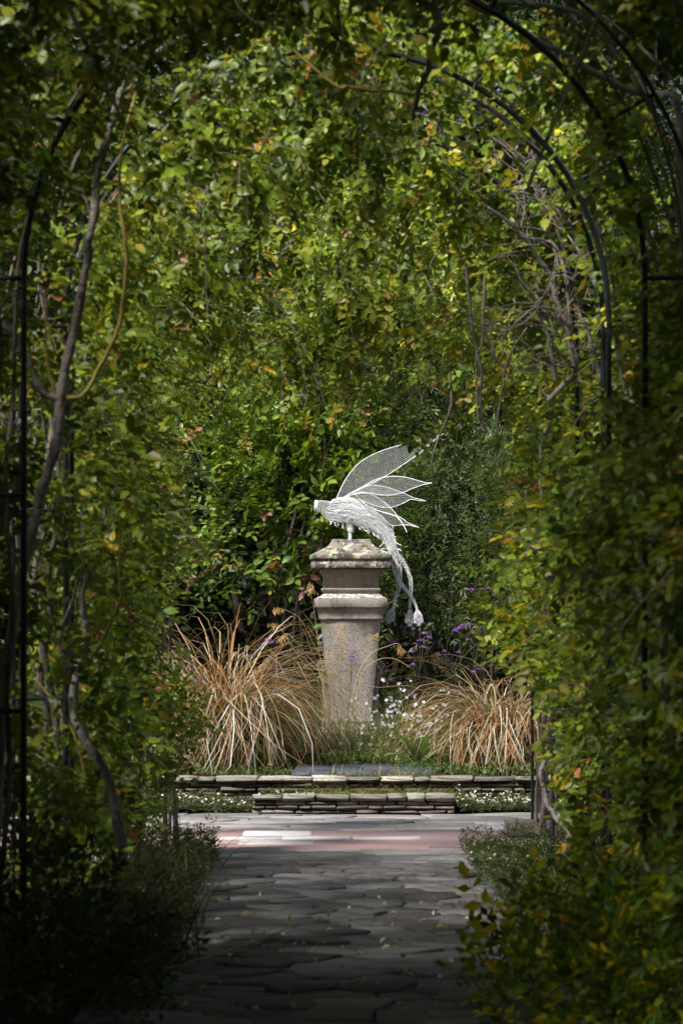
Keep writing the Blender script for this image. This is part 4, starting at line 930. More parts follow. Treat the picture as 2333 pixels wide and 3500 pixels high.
def grass_clump(px, d, nb, h, label, seed, spreadx=1.0, nparts=130):
    rg = np.random.default_rng(seed); base = at(px, 2640, d); base[2] = 0.25
    root = thing('grass_clump', base, label, 'ornamental grass', 'tan arching grass clumps on the raised bed')
    g = Geo(); variants = []
    for k in range(24):
        V, F = blade_pts(0, rg.uniform(1.25, 1.55), h * rg.uniform(.8, 1.6), rg.uniform(.0038, .0075), rg.uniform(2.6, 3.9), 10, wig=rg.normal(0, .3))
        me = mesh_np('blade', V, F, smooth=True); me.materials.append(M['blade_part']); variants.append(me)
    for k in range(nb + nparts):
        a = rg.uniform(0, 2 * math.pi); b = np.array([rg.normal(0, .13), rg.normal(0, .10), 0.0]) + .05 * np.array([math.cos(a), math.sin(a), 0])
        ci = rg.choice(6, p=[.22, .16, .15, .18, .21, .08]); col = np.array(TAN[ci]) * math.exp(rg.normal(0, .22))
        if k < nb:
            V, F = blade_pts(a, rg.uniform(1.0, 1.55), h * rg.uniform(.45, 1.5) * (0.7 if ci == 4 else 1), rg.uniform(.0025, .0075), rg.uniform(1.8, 3.8), 8, base + b, rg.normal(0, .5), kink=(rg.uniform(.6, .9), rg.uniform(.2, 1.2)) if rg.random() < .28 else None)
            V[:, 2] = np.maximum(V[:, 2], base[2] + .005 + rg.uniform(0, .03)); V[:, 0] = base[0] + (V[:, 0] - base[0]) * spreadx
            g.add(V, F, col)
            if k % 2 == 0:      # short broken thatch low in the clump
                V, F = blade_pts(rg.uniform(0, 6.28), rg.uniform(.1, 1.4), h * rg.uniform(.12, .42), rg.uniform(.002, .005), rg.uniform(.3, 2.2), 4, base + np.array([rg.normal(0, .26), rg.normal(0, .2), rg.uniform(0, .12)]), rg.normal(0, .6))
                V[:, 2] = np.maximum(V[:, 2], base[2] + .005); g.add(V, F, np.array(((.12, .15, .03), (.20, .13, .07), (.30, .22, .12), (.09, .13, .025))[rg.integers(4)]) * math.exp(rg.normal(0, .25)))
        else:
            a = -math.pi / 2 + rg.normal(0, 1.1)
            o = bpy.data.objects.new('blade', variants[rg.integers(24)]); COL.objects.link(o); o.parent = root
            o.location = b; o.rotation_euler = (0, 0, a); o.scale = (spreadx, spreadx, rg.uniform(.7, 1.08)); o.color = (*np.clip(col, 0, .8), 1)
    o = link('blades', g.mesh('blades', True), M['blade'], root); o['kind'] = 'stuff'
grass_clump(760, 33.2, 1500, 1.90, 'large tan arching grass clump left of the pedestal', 601, .78)
grass_clump(1715, 33.1, 1250, 1.32, 'smaller tan arching grass clump right of the pedestal', 602, .8)
grass_clump(640, 34.2, 420, 0.95, 'tan grass clump half hidden by leaves at the far left', 603, 1.0, 40)
grass_clump(1900, 34.0, 380, 0.8, 'tan grass clump half hidden by leaves at the far right', 604, 1.0, 40)

def fine_grass(name, px, py, d, nb, h, label, seed, cols, w=.0022, spread=.12, z0=.3, droop=(.6, 2.0)):
    rg = np.random.default_rng(seed); base = at(px, py, d); base[2] = z0
    root = thing(name, base, label, 'grass tuft'); g = Geo()
    for k in range(nb):
        a = rg.uniform(0, 6.28); b = base + np.array([rg.normal(0, spread), rg.normal(0, spread), 0])
        V, F = blade_pts(a, rg.uniform(.9, 1.5), h * rg.uniform(.5, 1.3), w * rg.uniform(.7, 1.5), rg.uniform(*droop), 6, b, rg.normal(0, .4)); V[:, 2] = np.maximum(V[:, 2], base[2])
        g.add(V, F, np.array(cols[rg.integers(len(cols))]) * math.exp(rg.normal(0, .2)))
    o = link('blades', g.mesh('blades', True), M['blade'], root); o['kind'] = 'stuff'
GG = [(0.16, 0.19, 0.05), (0.10, 0.15, 0.04), (0.30, 0.26, 0.12), (0.22, 0.22, 0.09)]
for i, (px, d, z, nb, h, lab) in enumerate(((1140, 34.0, .30, 420, .50, 'fine green grass tuft at the left foot of the pedestal'), (1215, 34.3, .33, 300, .36, 'fine straw green grass tuft in front of the pedestal foot'),
    (1350, 34.6, .36, 380, .52, 'wispy green grass tuft right of the pedestal foot'), (1440, 35.6, .42, 420, .62, 'tall wispy grass tuft behind the white flowers'), (1060, 35.6, .42, 320, .6, 'wispy grass tuft behind the left grass clump'),
    (1290, 33.6, .28, 260, .30, 'short grass tuft among the white flowers'))):
    fine_grass('grass_tuft', px, 2600, d, nb, h, lab, 620 + i, GG, z0=z)

# low leafy ground cover in the bed
def cover(name, x0, x1, y0, y1, z0, h, n, label, seed, leaf, pal, w, lw=.6, cat='ground cover', kindstuff=True, zf=None, nl=3):
    rg = np.random.default_rng(seed)
    P = np.stack([rg.uniform(x0, x1, n), rg.uniform(y0, y1, n), np.zeros(n)], 1)
    hh = h * (0.55 + .45 * vnoise(P, .35, seed)); P[:, 2] = z0 + np.abs(hh) * rg.beta(1.2, 1.0, n) + .01
    A = rg.normal(0, .7, (n, 3)) + np.array([0, -.4, .4]); U = np.array([0, -.3, 1.]) + rg.normal(0, .4, (n, 3))
    L = np.clip(rg.normal(leaf, leaf * .3, n), leaf * .4, leaf * 1.8)
    O, D, N, LL = leaf_frames(P, A, U, L, nl, rg)
    cols = np.tile(palette(n, pal, w, rg, .22), (nl, 1))
    V, F = leaf_verts(O, D, N, LL, lw, LEAF4); me = mesh_np(name, V, F, np.repeat(cols, 4, 0))
    o = link(name, me, M['leaf']); o['kind'] = 'stuff'; o['label'] = label; o['category'] = cat
    return P
GC = [(0.07, 0.14, 0.02), (0.10, 0.19, 0.03), (0.045, 0.09, 0.015), (0.15, 0.19, 0.05)]
GW = [40, 24, 26, 10]
cover('bed_ground_cover', -2.6, 3.0, 33.3, 37.4, .3, .46, 6500, 'low mixed green leaves covering the raised bed', 641, .032, GC, GW)
cover('bed_edge_weeds', -.5, .9, 33.0, 33.9, .25, .16, 1400, 'short green weeds along the back of the slate slabs', 642, .026, GC, GW)
cover('wall_edge_weeds', .45, 2.6, 31.5, 32.6, .245, .12, 900, 'small green weeds on top of the wall at right', 643, .022, GC, GW)
cover('wall_edge_weeds', -2.2, -.4, 31.5, 32.4, .245, .07, 500, 'small green weeds on top of the wall at left', 644, .022, GC, GW)

# white daisies at the wall foot
def daisy_mat(name, x0, x1, y0, y1, z0, h, n, nf, label, seed, fl=.009, slope=0.0, leaf=.02, dark=1.0):
    rg = np.random.default_rng(seed); root = thing(name, ((x0 + x1) / 2, (y0 + y1) / 2, z0), label, 'daisy plant')
    P = np.stack([rg.uniform(x0, x1, n), rg.uniform(y0, y1, n), np.zeros(n)], 1)
    top = h * (0.6 + .4 * vnoise(P, .25, seed)) + slope * (P[:, 1] - y0) / (y1 - y0); P[:, 2] = z0 + np.clip(top, .03, None) * rg.uniform(.1, 1, n)
    A = rg.normal(0, .7, (n, 3)) + np.array([0, -.5, .3]); U = np.array([0, -.5, 1.]) + rg.normal(0, .5, (n, 3))
    O, D, N, L = leaf_frames(P, A, U, np.clip(rg.normal(leaf, .005, n), .008, .05), 3, rg); cols = np.tile(palette(n, [(0.06, .09, .02), (.10, .13, .04), (.04, .06, .018), (.14, .10, .05)], [40, 25, 25, 10], rg), (3, 1)) * dark
    V, F = leaf_verts(O, D, N, L, .42, LEAF4); o = link('foliage', mesh_np('foliage', V, F, np.repeat(cols, 4, 0)), M['leaf'], root); o['kind'] = 'stuff'
    g = Geo()
    for k in range(nf):
        x, y = rg.uniform(x0, x1), rg.uniform(y0, y1 * .6 + y0 * .4); q = np.array([[x, y, 0.]]); t = h * (0.6 + .4 * vnoise(q, .25, seed)[0]) + slope * (y - y0) / (y1 - y0)
        c = np.array([x, y, z0 + max(.03, t) * rg.uniform(.55, 1.12)]); n_ = unit(np.array([[rg.normal(0, .4), -.8, .8 + rg.normal(0, .3)]]))[0]; a = unit(np.cross(n_, [1, 0, .1])[None])[0]; b = np.cross(n_, a); r = fl * rg.uniform(.7, 1.3)
        ring = []
        for j in range(14):
            th = j / 14 * 2 * math.pi; rr = r if j % 2 == 0 else r * .62; ring.append(c + rr * (math.cos(th) * a + math.sin(th) * b))
        g.add(np.vstack([ring, [c + n_ * .001]]), [(j, (j + 1) % 14, 14) for j in range(14)], (.8, .78, .78))
        e = [c + n_ * .0022 + r * .3 * (math.cos(t_) * a + math.sin(t_) * b) for t_ in np.linspace(0, 6.28, 6, endpoint=False)]
        g.add(np.vstack([e, [c + n_ * .004]]), [(j, (j + 1) % 6, 6) for j in range(6)], (.55, .38, .03))
    o = link('flowers', g.mesh('flowers'), M['petal'], root); o['kind'] = 'stuff'
    return root
daisy_mat('daisy_mat', .92, 2.3, 30.72, 31.22, 0, .20, 3400, 230, 'mat of tiny white daisies at the wall foot right of the stone step', 651)
daisy_mat('daisy_mat', -1.6, -.73, 30.72, 31.22, 0, .17, 2200, 90, 'mat of tiny white daisies at the wall foot left of the stone step', 652)
daisy_mat('daisy_mat', -.66, -.2, 30.55, 30.72, .12, .08, 260, 12, 'small daisy tuft growing out of the left end of the stone step', 653)
fg = np.random.default_rng(9)
def step_grass(nb, x0, x1, y0, y1, z0, label, seed):
    rg = np.random.default_rng(seed); g = Geo()
    for k in range(nb):
        a = rg.uniform(0, 6.28) if rg.random() < .5 else rg.choice([0, math.pi]) + rg.normal(0, .4)
        V, F = blade_pts(a, rg.uniform(.3, 1.2), rg.uniform(.06, .2), .0022, rg.uniform(.5, 1.8), 5, (rg.uniform(x0, x1), rg.uniform(y0, y1), z0)); V[:, 2] = np.maximum(V[:, 2], z0 - .01)
        g.add(V, F, np.array([(.13, .18, .04), (.20, .20, .07), (.33, .25, .12), (.10, .14, .03)][rg.integers(4)]) * math.exp(rg.normal(0, .2)))
    o = link('step_grass', g.mesh('step_grass', True), M['blade']); o['kind'] = 'stuff'; o['label'] = label; o['category'] = 'grass'
step_grass(1500, -.35, .9, 30.72, 31.2, .10, 'short dry grass growing on the ledge of the stone step', 661)
step_grass(350, -.1, .75, 31.3, 31.6, .25, 'sparse dry grass on the coping above the step', 662)
step_grass(260, -1.9, -.2, 31.5, 32.3, .25, 'dry grass litter under the left grass clump', 663)

# rosette and long leaved plants at the front of the bed
def rosette(name, base, n, ln, w, label, seed, el=(.2, 1.1), cols=((.13, .20, .06), (.10, .17, .05), (.17, .22, .07)), az=None):
    rg = np.random.default_rng(seed); root = thing(name, base, label, 'leafy plant')
    for k in range(n):
        a = (az[k] if az is not None else k * 2.4 + rg.normal(0, .2)); m_ = 8; L = ln * rg.uniform(.75, 1.2); t = np.linspace(0, 1, m_); e = rg.uniform(*el) - 1.1 * t ** 1.6
        r = np.concatenate([[0], np.cumsum(np.cos(e[:-1]) * L / (m_ - 1))]); z = np.concatenate([[0], np.cumsum(np.sin(e[:-1]) * L / (m_ - 1))])
        C = np.stack([r * math.cos(a), r * math.sin(a), np.maximum(z, .004)], 1); sd = np.array([-math.sin(a), math.cos(a), 0]); nr = np.stack([-np.sin(e) * math.cos(a), -np.sin(e) * math.sin(a), np.cos(e)], 1)
        ww = w * rg.uniform(.8, 1.2) * np.array([.18, .3, .62, .9, 1.0, .9, .6, .03])
        wav = rg.normal(0, .004, (m_, 2))
        V = np.stack([C - sd * ww[:, None] + nr * (ww * .28 + wav[:, 0])[:, None], C, C + sd * ww[:, None] + nr * (ww * .28 + wav[:, 1])[:, None]], 1).reshape(-1, 3)
        F = [f for i in range(m_ - 1) for f in ((i * 3, i * 3 + 1, i * 3 + 4, i * 3 + 3), (i * 3 + 1, i * 3 + 2, i * 3 + 5, i * 3 + 4))]
        o = link('leaf', mesh_np('leaf', V, np.array(F), smooth=True), M['leaf_part'], root, world=False); c = np.array(cols[rg.integers(len(cols))]) * math.exp(rg.normal(0, .12)); o.color = (*c, 1)
b = at(1228, 2600, 33.45); b[2] = .27
rosette('rosette_plant', b, 11, .20, .028, 'pale green leaf rosette at the back edge of the slate slabs', 671)
b = at(1430, 2640, 32.6); b[2] = .26
rosette('long_leaved_plant', b, 9, .42, .045, 'long floppy green leaves spilling over the slate slabs at right', 672, el=(.55, 1.25), az=[3.4, 3.8, 4.3, 3.1, 4.9, 5.6, 0.3, 1.5, 2.6])
b = at(1120, 2600, 33.6); b[2] = .27
rosette('leafy_weed', b, 12, .13, .03, 'small bright leafy weed left of the rosette', 673, el=(.5, 1.4))

# gaura with white flowers
def star(g, c, n_, r, col, k=4):
    a = unit(np.cross(n_, [.3, .2, 1.])[None])[0]; b = np.cross(n_, a)
    for j in range(k):
        th = j / k * 2 * math.pi + .3 + 40 * c[0]; d = math.cos(th) * a + math.sin(th) * b; s = np.cross(n_, d)
        g.add([c, c + d * r * .5 - s * r * .3, c + d * r + n_ * r * .12, c + d * r * .5 + s * r * .3], [(0, 1, 2, 3)], col)
rgf = np.random.default_rng(31)
spots = [(1310, 2330), (1405, 2325), (1250, 2405), (1195, 2425), (1270, 2445), (1300, 2460), (1322, 2450), (1340, 2410), (1352, 2425), (1362, 2412), (1430, 2430), (1412, 2440), (1400, 2450), (1430, 2465), (1280, 2490), (1305, 2470), (1335, 2480), (1320, 2440), (1240, 2480), (1235, 2505), (1270, 2520), (1215, 2490),
         (1160, 2540), (1180, 2505), (1250, 2560), (1262, 2545), (1225, 2550), (1310, 2540), (1345, 2520), (1400, 2535), (1425, 2500), (1440, 2520), (1475, 2420), (1490, 2460), (1500, 2440), (1520, 2410), (1455, 2480), (1365, 2335), (1370, 2500), (1290, 2570), (1200, 2395), (1380, 2360), (1480, 2370), (1465, 2445), (1330, 2560), (1120, 2520), (1505, 2480), (1445, 2400)] + [(int(rgf.normal(1380, 90)), int(rgf.normal(2470, 55))) for _ in range(70)]
GLAB = ['white flowered wispy plant in front of the pedestal foot', 'white flowered wispy plant just right of the pedestal', 'white flowered wispy plant beside the right grass clump']
for gi, (lo, hi) in enumerate(((0, 1270), (1270, 1390), (1390, 2000))):
    sp = [s for s in spots if lo <= s[0] < hi]; mx = np.mean([s[0] for s in sp]); base = at(mx, 2560, 33.9); base[2] = .30
    root = thing('gaura_plant', base, GLAB[gi], 'flowering plant', 'white gaura plants')
    g = Geo()
    for s in sp:
        e = at(s[0], s[1], 33.9 + rgf.uniform(-.4, .5)); b0 = base + np.array([rgf.normal(0, .08), rgf.normal(0, .08), 0]); mid = (b0 + e) / 2 + np.array([rgf.normal(0, .04), 0, .05])
        V, F = tube(smooth_path([b0, mid, e], 8), .0015, 3); g.add(V, F, (.14, .16, .06))
        fl = Geo(); 
        for q in range(rgf.integers(1, 4)):
            star(fl, e + rgf.normal(0, .016, 3) * (q > 0), unit(np.array([[rgf.normal(0, .5), -1, rgf.normal(.1, .4)]]))[0], rgf.uniform(.011, .021), (.82, .82, .84))
        link('flower', fl.mesh('flower'), M['petal'], root)
    o = link('stems', g.mesh('stems'), M['leaf'], root); o['kind'] = 'stuff'
# verbena: stiff branching stems with purple heads
def z3(x, y): return (1200 + x / 2.09, 2000 + y / 2.09)
VB = [[(400, 300), (450, 280), (495, 270), (435, 345)], [(520, 345), (490, 395), (510, 445), (555, 375), (435, 475)], [(740, 325), (790, 290), (845, 280), (770, 310)], [(870, 345), (920, 305), (960, 265), (1010, 265), (835, 390)],
      [(860, 35), (940, 30), (980, 20), (1045, 125), (1020, 70)], [(665, 475), (740, 415), (765, 480)], [(300, 410), (325, 395), (280, 445)], [(265, 615), (295, 690), (190, 540)], [(410, 765), (420, 790), (440, 570), (635, 545)], [(720, 50), (630, 95), (810, 95), (700, 175)], [(935, 430), (870, 620), (1000, 575), (905, 600)]]
VLAB = ['purple verbena touching the hanging tail tips', 'purple verbena with a stack of heads right of the tail tips', 'purple verbena with crowded heads above the right grass clump', 'purple verbena spread toward the right leaf wall', 'tallest purple verbena at the right, heads against the evergreen',
        'lone upright verbena between tail tips and right grass', 'short verbena with three heads right of the shaft', 'verbena with pale heads beside the right scroll', 'low verbena among the white flowers', 'faded brown verbena heads on a tall bare stem', 'verbena heads just above the right grass clump']
def verbena(heads, d, basepx, label, seed, cols=((.30, .10, .46), (.22, .07, .38), (.40, .18, .52))):
    rg = np.random.default_rng(seed); base = at(basepx, 2560, d); base[2] = .36
    root = thing('verbena_plant', base, label, 'verbena', 'purple verbenas on the raised bed')
    H = [at(*h, d + rg.uniform(-.15, .15)) for h in heads]; top = np.mean(H, 0); low = min(h[2] for h in H)
    fork = base * .3 + top * .7; fork[2] = min(fork[2], low - .05)
    g = Geo(); V, F = tube(smooth_path([base, base * .5 + fork * .5 + np.array([rg.normal(0, .02), 0, 0]), fork], 10), np.linspace(.0045, .003, 10), 5); g.add(V, F, (.12, .17, .05))
    for h in H:
        V, F = tube(smooth_path([fork, fork * .5 + h * .5 + np.array([0, 0, -.02]), h], 8), np.linspace(.0026, .0016, 8), 4); g.add(V, F, (.13, .17, .06))
    for k in range(4):
        f = rg.uniform(.2, .9); p = base * (1 - f) + fork * f; V, F = blade_pts(rg.uniform(0, 6.28), rg.uniform(.3, .9), rg.uniform(.05, .11), .005, 1.2, 5, p); g.add(V, F, (.10, .16, .04))
    link('stem', g.mesh('stem', True), M['leaf'], root)
    for h in H:
        g = Geo(); R = rg.uniform(.024, .038)
        for k in range(46):
            u = unit(rg.normal(size=(1, 3)))[0]; u[2] = abs(u[2]) * .8 - .15; c = h + u * R * rg.uniform(.5, 1.1) * np.array([1.1, 1.1, .8])
            star(g, c, unit(u[None])[0], .0075, np.array(cols[rg.integers(len(cols))]) * math.exp(rg.normal(0, .25)), 5)
        link('flower_head', g.mesh('flower_head'), M['petal'], root)
for i, hs in enumerate(VB):
    hp = [z3(*h) for h in hs]; mx = np.mean([h[0] for h in hp])
    verbena(hp, 35.7 + .12 * (i % 3), mx * .8 + 1420 * .2 - (25 if i % 2 else -20), VLAB[i], 700 + i, ((.20, .10, .08), (.16, .08, .09)) if i == 9 else ((.30, .10, .46), (.22, .07, .38), (.40, .18, .52)))
def z2(x, y): return (550 + x / 2.24, 2000 + y / 2.24)
verbena([z2(820, 420), z2(790, 450), z2(850, 440), z2(660, 540)], 33.9, 900, 'purple verbena rising out of the left grass clump', 730)
verbena([z2(860, 640), z2(920, 710), z2(1010, 880), z2(960, 900)], 33.8, 980, 'low purple verbena inside the left grass clump', 731)
verbena([(1205, 2230), (1200, 2245), (1207, 2257)], 33.9, 1180, 'small verbena head in front of the granite shaft', 732)

# golden oat grass with drooping plumes
def oats(stems, d, base, label, seed):
    rg = np.random.default_rng(seed); root = thing('oat_grass', base, label, 'oat grass', 'golden oat grasses beside the pedestal')
    g = Geo()
    for path, plume in stems:
        P = [base + np.array([rg.normal(0, .05), rg.normal(0, .04), 0])] + [at(x, y, d + rg.uniform(-.05, .05)) for x, y in path]
        V, F = tube(smooth_path(P, 16), np.linspace(.0032, .0014, 16), 4); g.add(V, F, np.array((.50, .38, .18)) * math.exp(rg.normal(0, .15)))
        if plume:
            pg = Geo(); C = smooth_path(P[-2:], 12) if len(P) > 2 else smooth_path(P, 12)
            for k in range(plume):
                c = C[rg.integers(2, 12)] + rg.normal(0, .018, 3) * np.array([1, 1, .6]); l = rg.uniform(.02, .05); dr = np.array([rg.normal(0, .35), rg.normal(0, .3), -1]); dr /= np.linalg.norm(dr); s = np.array([dr[2], 0, -dr[0]]) * .0032
                pg.add([c, c + dr * l * .4 - s, c + dr * l, c + dr * l * .4 + s], [(0, 1, 2, 3)], np.array((.50, .34, .12)) * math.exp(rg.normal(0, .3)))
            link('plume', pg.mesh('plume'), M['blade'], root)
    link('stems', g.mesh('stems', True), M['blade'], root)
b = at(1140, 2480, 34.4); b[2] = .35
oats([([(1110, 2300), (1060, 2180), (1020, 2110), (960, 2080), (940, 2085)], 60), ([(1100, 2320), (1040, 2230), (1000, 2180), (975, 2165), (955, 2190)], 70), ([(1095, 2260), (1075, 2100), (1064, 2040), (1058, 1990)], 45), ([(1085, 2330), (1030, 2260), (960, 2150), (930, 2130)], 30),
      ([(1120, 2300), (1080, 2160), (1040, 2100)], 0), ([(1128, 2320), (1090, 2200), (1050, 2140)], 0), ([(1110, 2340), (1060, 2270), (1000, 2220)], 0), ([(1135, 2330), (1118, 2240), (1100, 2180)], 0), ([(1100, 2360), (1050, 2310), (1010, 2290)], 0), ([(1135, 2260), (1138, 2240)], 0)], 34.4, b, 'golden oat grass leaning left of the pedestal', 741)
b = at(1175, 2480, 34.2); b[2] = .35
oats([([(1150, 2300), (1160, 2180), (1175, 2130)], 26), ([(1185, 2330), (1210, 2240), (1260, 2180), (1290, 2165)], 24), ([(1215, 2330), (1260, 2240), (1320, 2210), (1360, 2200), (1372, 2230)], 46), ([(1230, 2320), (1280, 2260), (1340, 2250), (1400, 2280)], 0), ([(1150, 2340), (1165, 2240), (1170, 2200)], 18), ([(1220, 2360), (1300, 2350), (1400, 2345), (1480, 2380)], 0)], 34.2, b, 'golden oat stalks crossing in front of the shaft', 742)
b = at(1330, 2480, 35.4); b[2] = .42
oats([([(1300, 2300), (1305, 2200), (1318, 2165), (1340, 2180)], 40), ([(1350, 2330), (1440, 2240), (1475, 2230), (1500, 2260)], 46), ([(1340, 2300), (1370, 2230)], 36)], 35.4, b, 'golden oat plumes in the dark right of the shaft', 743)
# blue salvia beside the shaft
b = at(1105, 2460, 34.9); b[2] = .4
root = thing('blue_flower_plant', b, 'leafy stem with two deep blue flowers against the left edge of the shaft', 'flowering plant')
g = Geo(); st = smooth_path([b, at(1108, 2330, 34.9), at(1106, 2240, 34.9), at(1095, 2140, 34.9)], 16); V, F = tube(st, .003, 5); g.add(V, F, (.12, .16, .05)); link('stem', g.mesh('stem', True), M['leaf'], root)
for (x, y, dx, l) in ((1102, 2135, -1, .10), (1103, 2165, -.8, .08), (1106, 2195, -.9, .07), (1100, 2225, -.8, .07), (1112, 2300, 1, .06), (1108, 2310, -1, .08)):
    V, F = leaf_verts(np.array([at(x, y, 34.88)]), unit(np.array([[dx, -.3, -.25 + rgf.normal(0, .3)]])), unit(np.array([[.1, -.8, .7]])), np.array([l]), .55, LEAFB); o = link('leaf', mesh_np('leaf', V, F), M['leaf_part'], root); o.color = (.10, .19, .04, 1)
for (x, y) in ((1109, 2200), (1106, 2178)):
    g = Geo(); star(g, at(x, y, 34.8), np.array([-.3, -.9, .2]), .034, (.02, .03, .42), 3); link('flower', g.mesh('flower'), M['petal'], root)

# ------------------------------------------------------------------ plants along the path
PS_ = [(0.05, 0.075, 0.02), (0.08, 0.11, 0.03), (0.03, 0.045, 0.014), (0.11, 0.07, 0.03)]
daisy_mat('path_edge_shrub', -1.35, -.80, 21.6, 25.2, 0, .30, 4200, 50, 'small leaved bush with white daisies at the left path edge before the paving', 801, .008, leaf=.026)
daisy_mat('path_edge_shrub', .80, 1.45, 22.2, 25.6, 0, .24, 3600, 24, 'small leaved dark bush at the right path edge by the stone block', 802, .008, leaf=.026)
daisy_mat('path_edge_shrub', -1.45, -.76, 15.6, 20.5, 0, .40, 5200, 90, 'dark daisy bush spilling over the left side of the path', 803, .0085, leaf=.03)
daisy_mat('path_edge_shrub', .86, 1.45, 18.6, 22.0, 0, .30, 3000, 10, 'low dark bush along the right side of the path', 804, .008, leaf=.03)
for i, (x, y, h, nb, lab) in enumerate(((-1.12, 17.6, .55, 260, 'long loose dark grass left of the path near the front'), (-1.2, 19.3, .6, 260, 'long loose grass under the crooked trunk at left'), (-1.22, 21.4, .6, 240, 'straw coloured long grass low on the left, farther along'), (1.18, 20.6, .4, 160, 'loose grass at the right path edge'))):
    fine_grass('long_grass', CX + x / y * PXF, 2600, y, nb, h, lab, 860 + i, [(.10, .13, .04), (.07, .10, .03), (.24, .20, .10), (.14, .15, .06)], w=.003, spread=.2, z0=-.03)
# stone block at the foot of the last arch
root = bpy.data.objects.new('kerb_stone', STONES[2].copy()); COL.objects.link(root); root.location = (1.42, 27.4, .05); root.scale = (.5, .4, .14); root.color = (.24, .22, .19, 1)
tag(root, 'rough grey stone block at the foot of the far right post', 'stone')
# climbing leaves low at left, nearest the far arch
YEL = [(0.09, 0.15, 0.02), (0.16, 0.20, 0.02), (0.05, 0.09, 0.015), (0.58, 0.42, 0.02), (0.55, 0.30, 0.02)]
shrub('rose_bush', (-1.28, 25.6, .75), (.34, .8, .55), 500, 'glossy green rose shoots leaning from the left over the paving edge', 'rose bush', 811, .05, .62, ROSE, [40, 30, 26, 6, 1, 1], 60, ground=-.03, stems=4, trunkm='bark', shell=(.2, 1))
shrub('rose_bush', (1.72, 24.2, 1.0), (.40, 1.2, .8), 800, 'yellowing rose bush between the two far iron posts', 'rose bush', 812, .05, .66, YEL, [40, 30, 22, 5, 1], 60, ground=-.03, stems=4, trunkm='bark', shell=(.2, 1))
shrub('yellow_leaved_bush', (1.08, 15.6, -.02), (.55, 2.0, .55), 820, 'autumn yellow leaved bush filling the lower right corner', 'bush', 813, .055, .62, YEL, [34, 26, 24, 15, 3], 110, dmul=1.5, ground=-.03, stems=4, trunkm='bark', shell=(.3, 1))
shrub('yellow_leaved_bush', (1.42, 19.0, .20), (.40, 1.3, .50), 500, 'green and yellow bush behind the autumn bush at right', 'bush', 814, .05, .62, YEL, [36, 24, 30, 9, 3], 60, ground=-.03, stems=4, trunkm='bark', shell=(.3, 1))
shrub('dark_bush', (-1.22, 16.0, .05), (.52, 1.8, .55), 700, 'dark bush in deep shade in the lower left corner', 'bush', 815, .05, .45, PS_, [40, 30, 26, 6], 60, ground=-.03, stems=4, trunkm='bark', shell=(.3, 1))
# hanging yellow leaves out of focus at the top centre
root = thing('hanging_spray', at(1490, -40, 13.2), 'yellow leaves on a twig hanging at the top centre', 'leaf spray')
g = Geo(); V, F = tube(smooth_path([at(1560, -60, 13.2), at(1490, 90, 13.2), at(1320, 150, 13.2), at(1180, 300, 13.2), at(1080, 320, 13.2)], 20), .0035, 5); g.add(V, F); link('twig', g.mesh('twig', True), M['bark'], root)
for (x, y, dx, dz, l, c) in ((1260, 40, .4, -.6, .055, (.55, .46, .03)), (1270, 165, -1, -.1, .06, (.58, .48, .03)), (1400, 130, 1, -.3, .075, (.56, .50, .03)), (1455, 150, .5, -1, .085, (.54, .50, .03)), (1180, 245, 1, -.2, .05, (.42, .22, .04)), (1030, 300, -.3, -1, .05, (.50, .30, .10)),
                         (1140, 250, -1, -.2, .06, (.30, .26, .03)), (1080, 450, .2, -1, .055, (.40, .40, .06)), (1600, 20, .3, -1, .06, (.32, .30, .03)), (1390, 0, .4, -.8, .05, (.30, .30, .03))):
    V, F = leaf_verts(np.array([at(x, y, 13.2 + rgf.uniform(-.2, .2))]), unit(np.array([[dx, rgf.normal(0, .3), dz]])), unit(np.array([[.1, -.9, .5]])), np.array([l]), .6, LEAFB); o = link('leaf', mesh_np('leaf', V, F), M['leaf_part'], root); o.color = (*c, 1)

root = thing('hanging_rose_spray', at(1450, 1300, 27.4), 'dark rose spray hanging from the last arch over the raised wing', 'leaf spray')
rg_ = np.random.default_rng(77); g = Geo(); PP = []
for (pth) in ([(1700, 1330), (1600, 1400), (1480, 1440), (1300, 1460), (1180, 1490)], [(1560, 1380), (1500, 1480), (1430, 1500), (1380, 1490)], [(1600, 1400), (1560, 1500), (1540, 1560)], [(1300, 1330), (1240, 1400), (1160, 1440)], [(1420, 1300), (1360, 1390), (1290, 1420)]):
    C = smooth_path([at(x, y, 27.5 + rg_.uniform(-.15, .15)) for x, y in pth], 26); V, F = tube(C, .003, 4); g.add(V, F); PP.append(C[2:])
o = link('twigs', g.mesh('twigs', True), M['dark_bark'], root); o['kind'] = 'stuff'
PP = np.concatenate([np.concatenate(PP)] * 2) + rg_.normal(0, .03, (len(np.concatenate(PP)) * 2, 3)); n_ = len(PP)
O, D, N, L = leaf_frames(PP, rg_.normal(0, .5, (n_, 3)) + np.array([0, -.3, -.5]), rg_.normal(0, .5, (n_, 3)) + np.array([0, -.3, 1.]), np.clip(rg_.normal(.05, .01, n_), .03, .08), 3, rg_)
foliage(root, O, D, N, L, .75, palette(len(O), ROSE, [30, 14, 36, 4, 0, 0], rg_), 120, -O[:, 1], LEAF6)

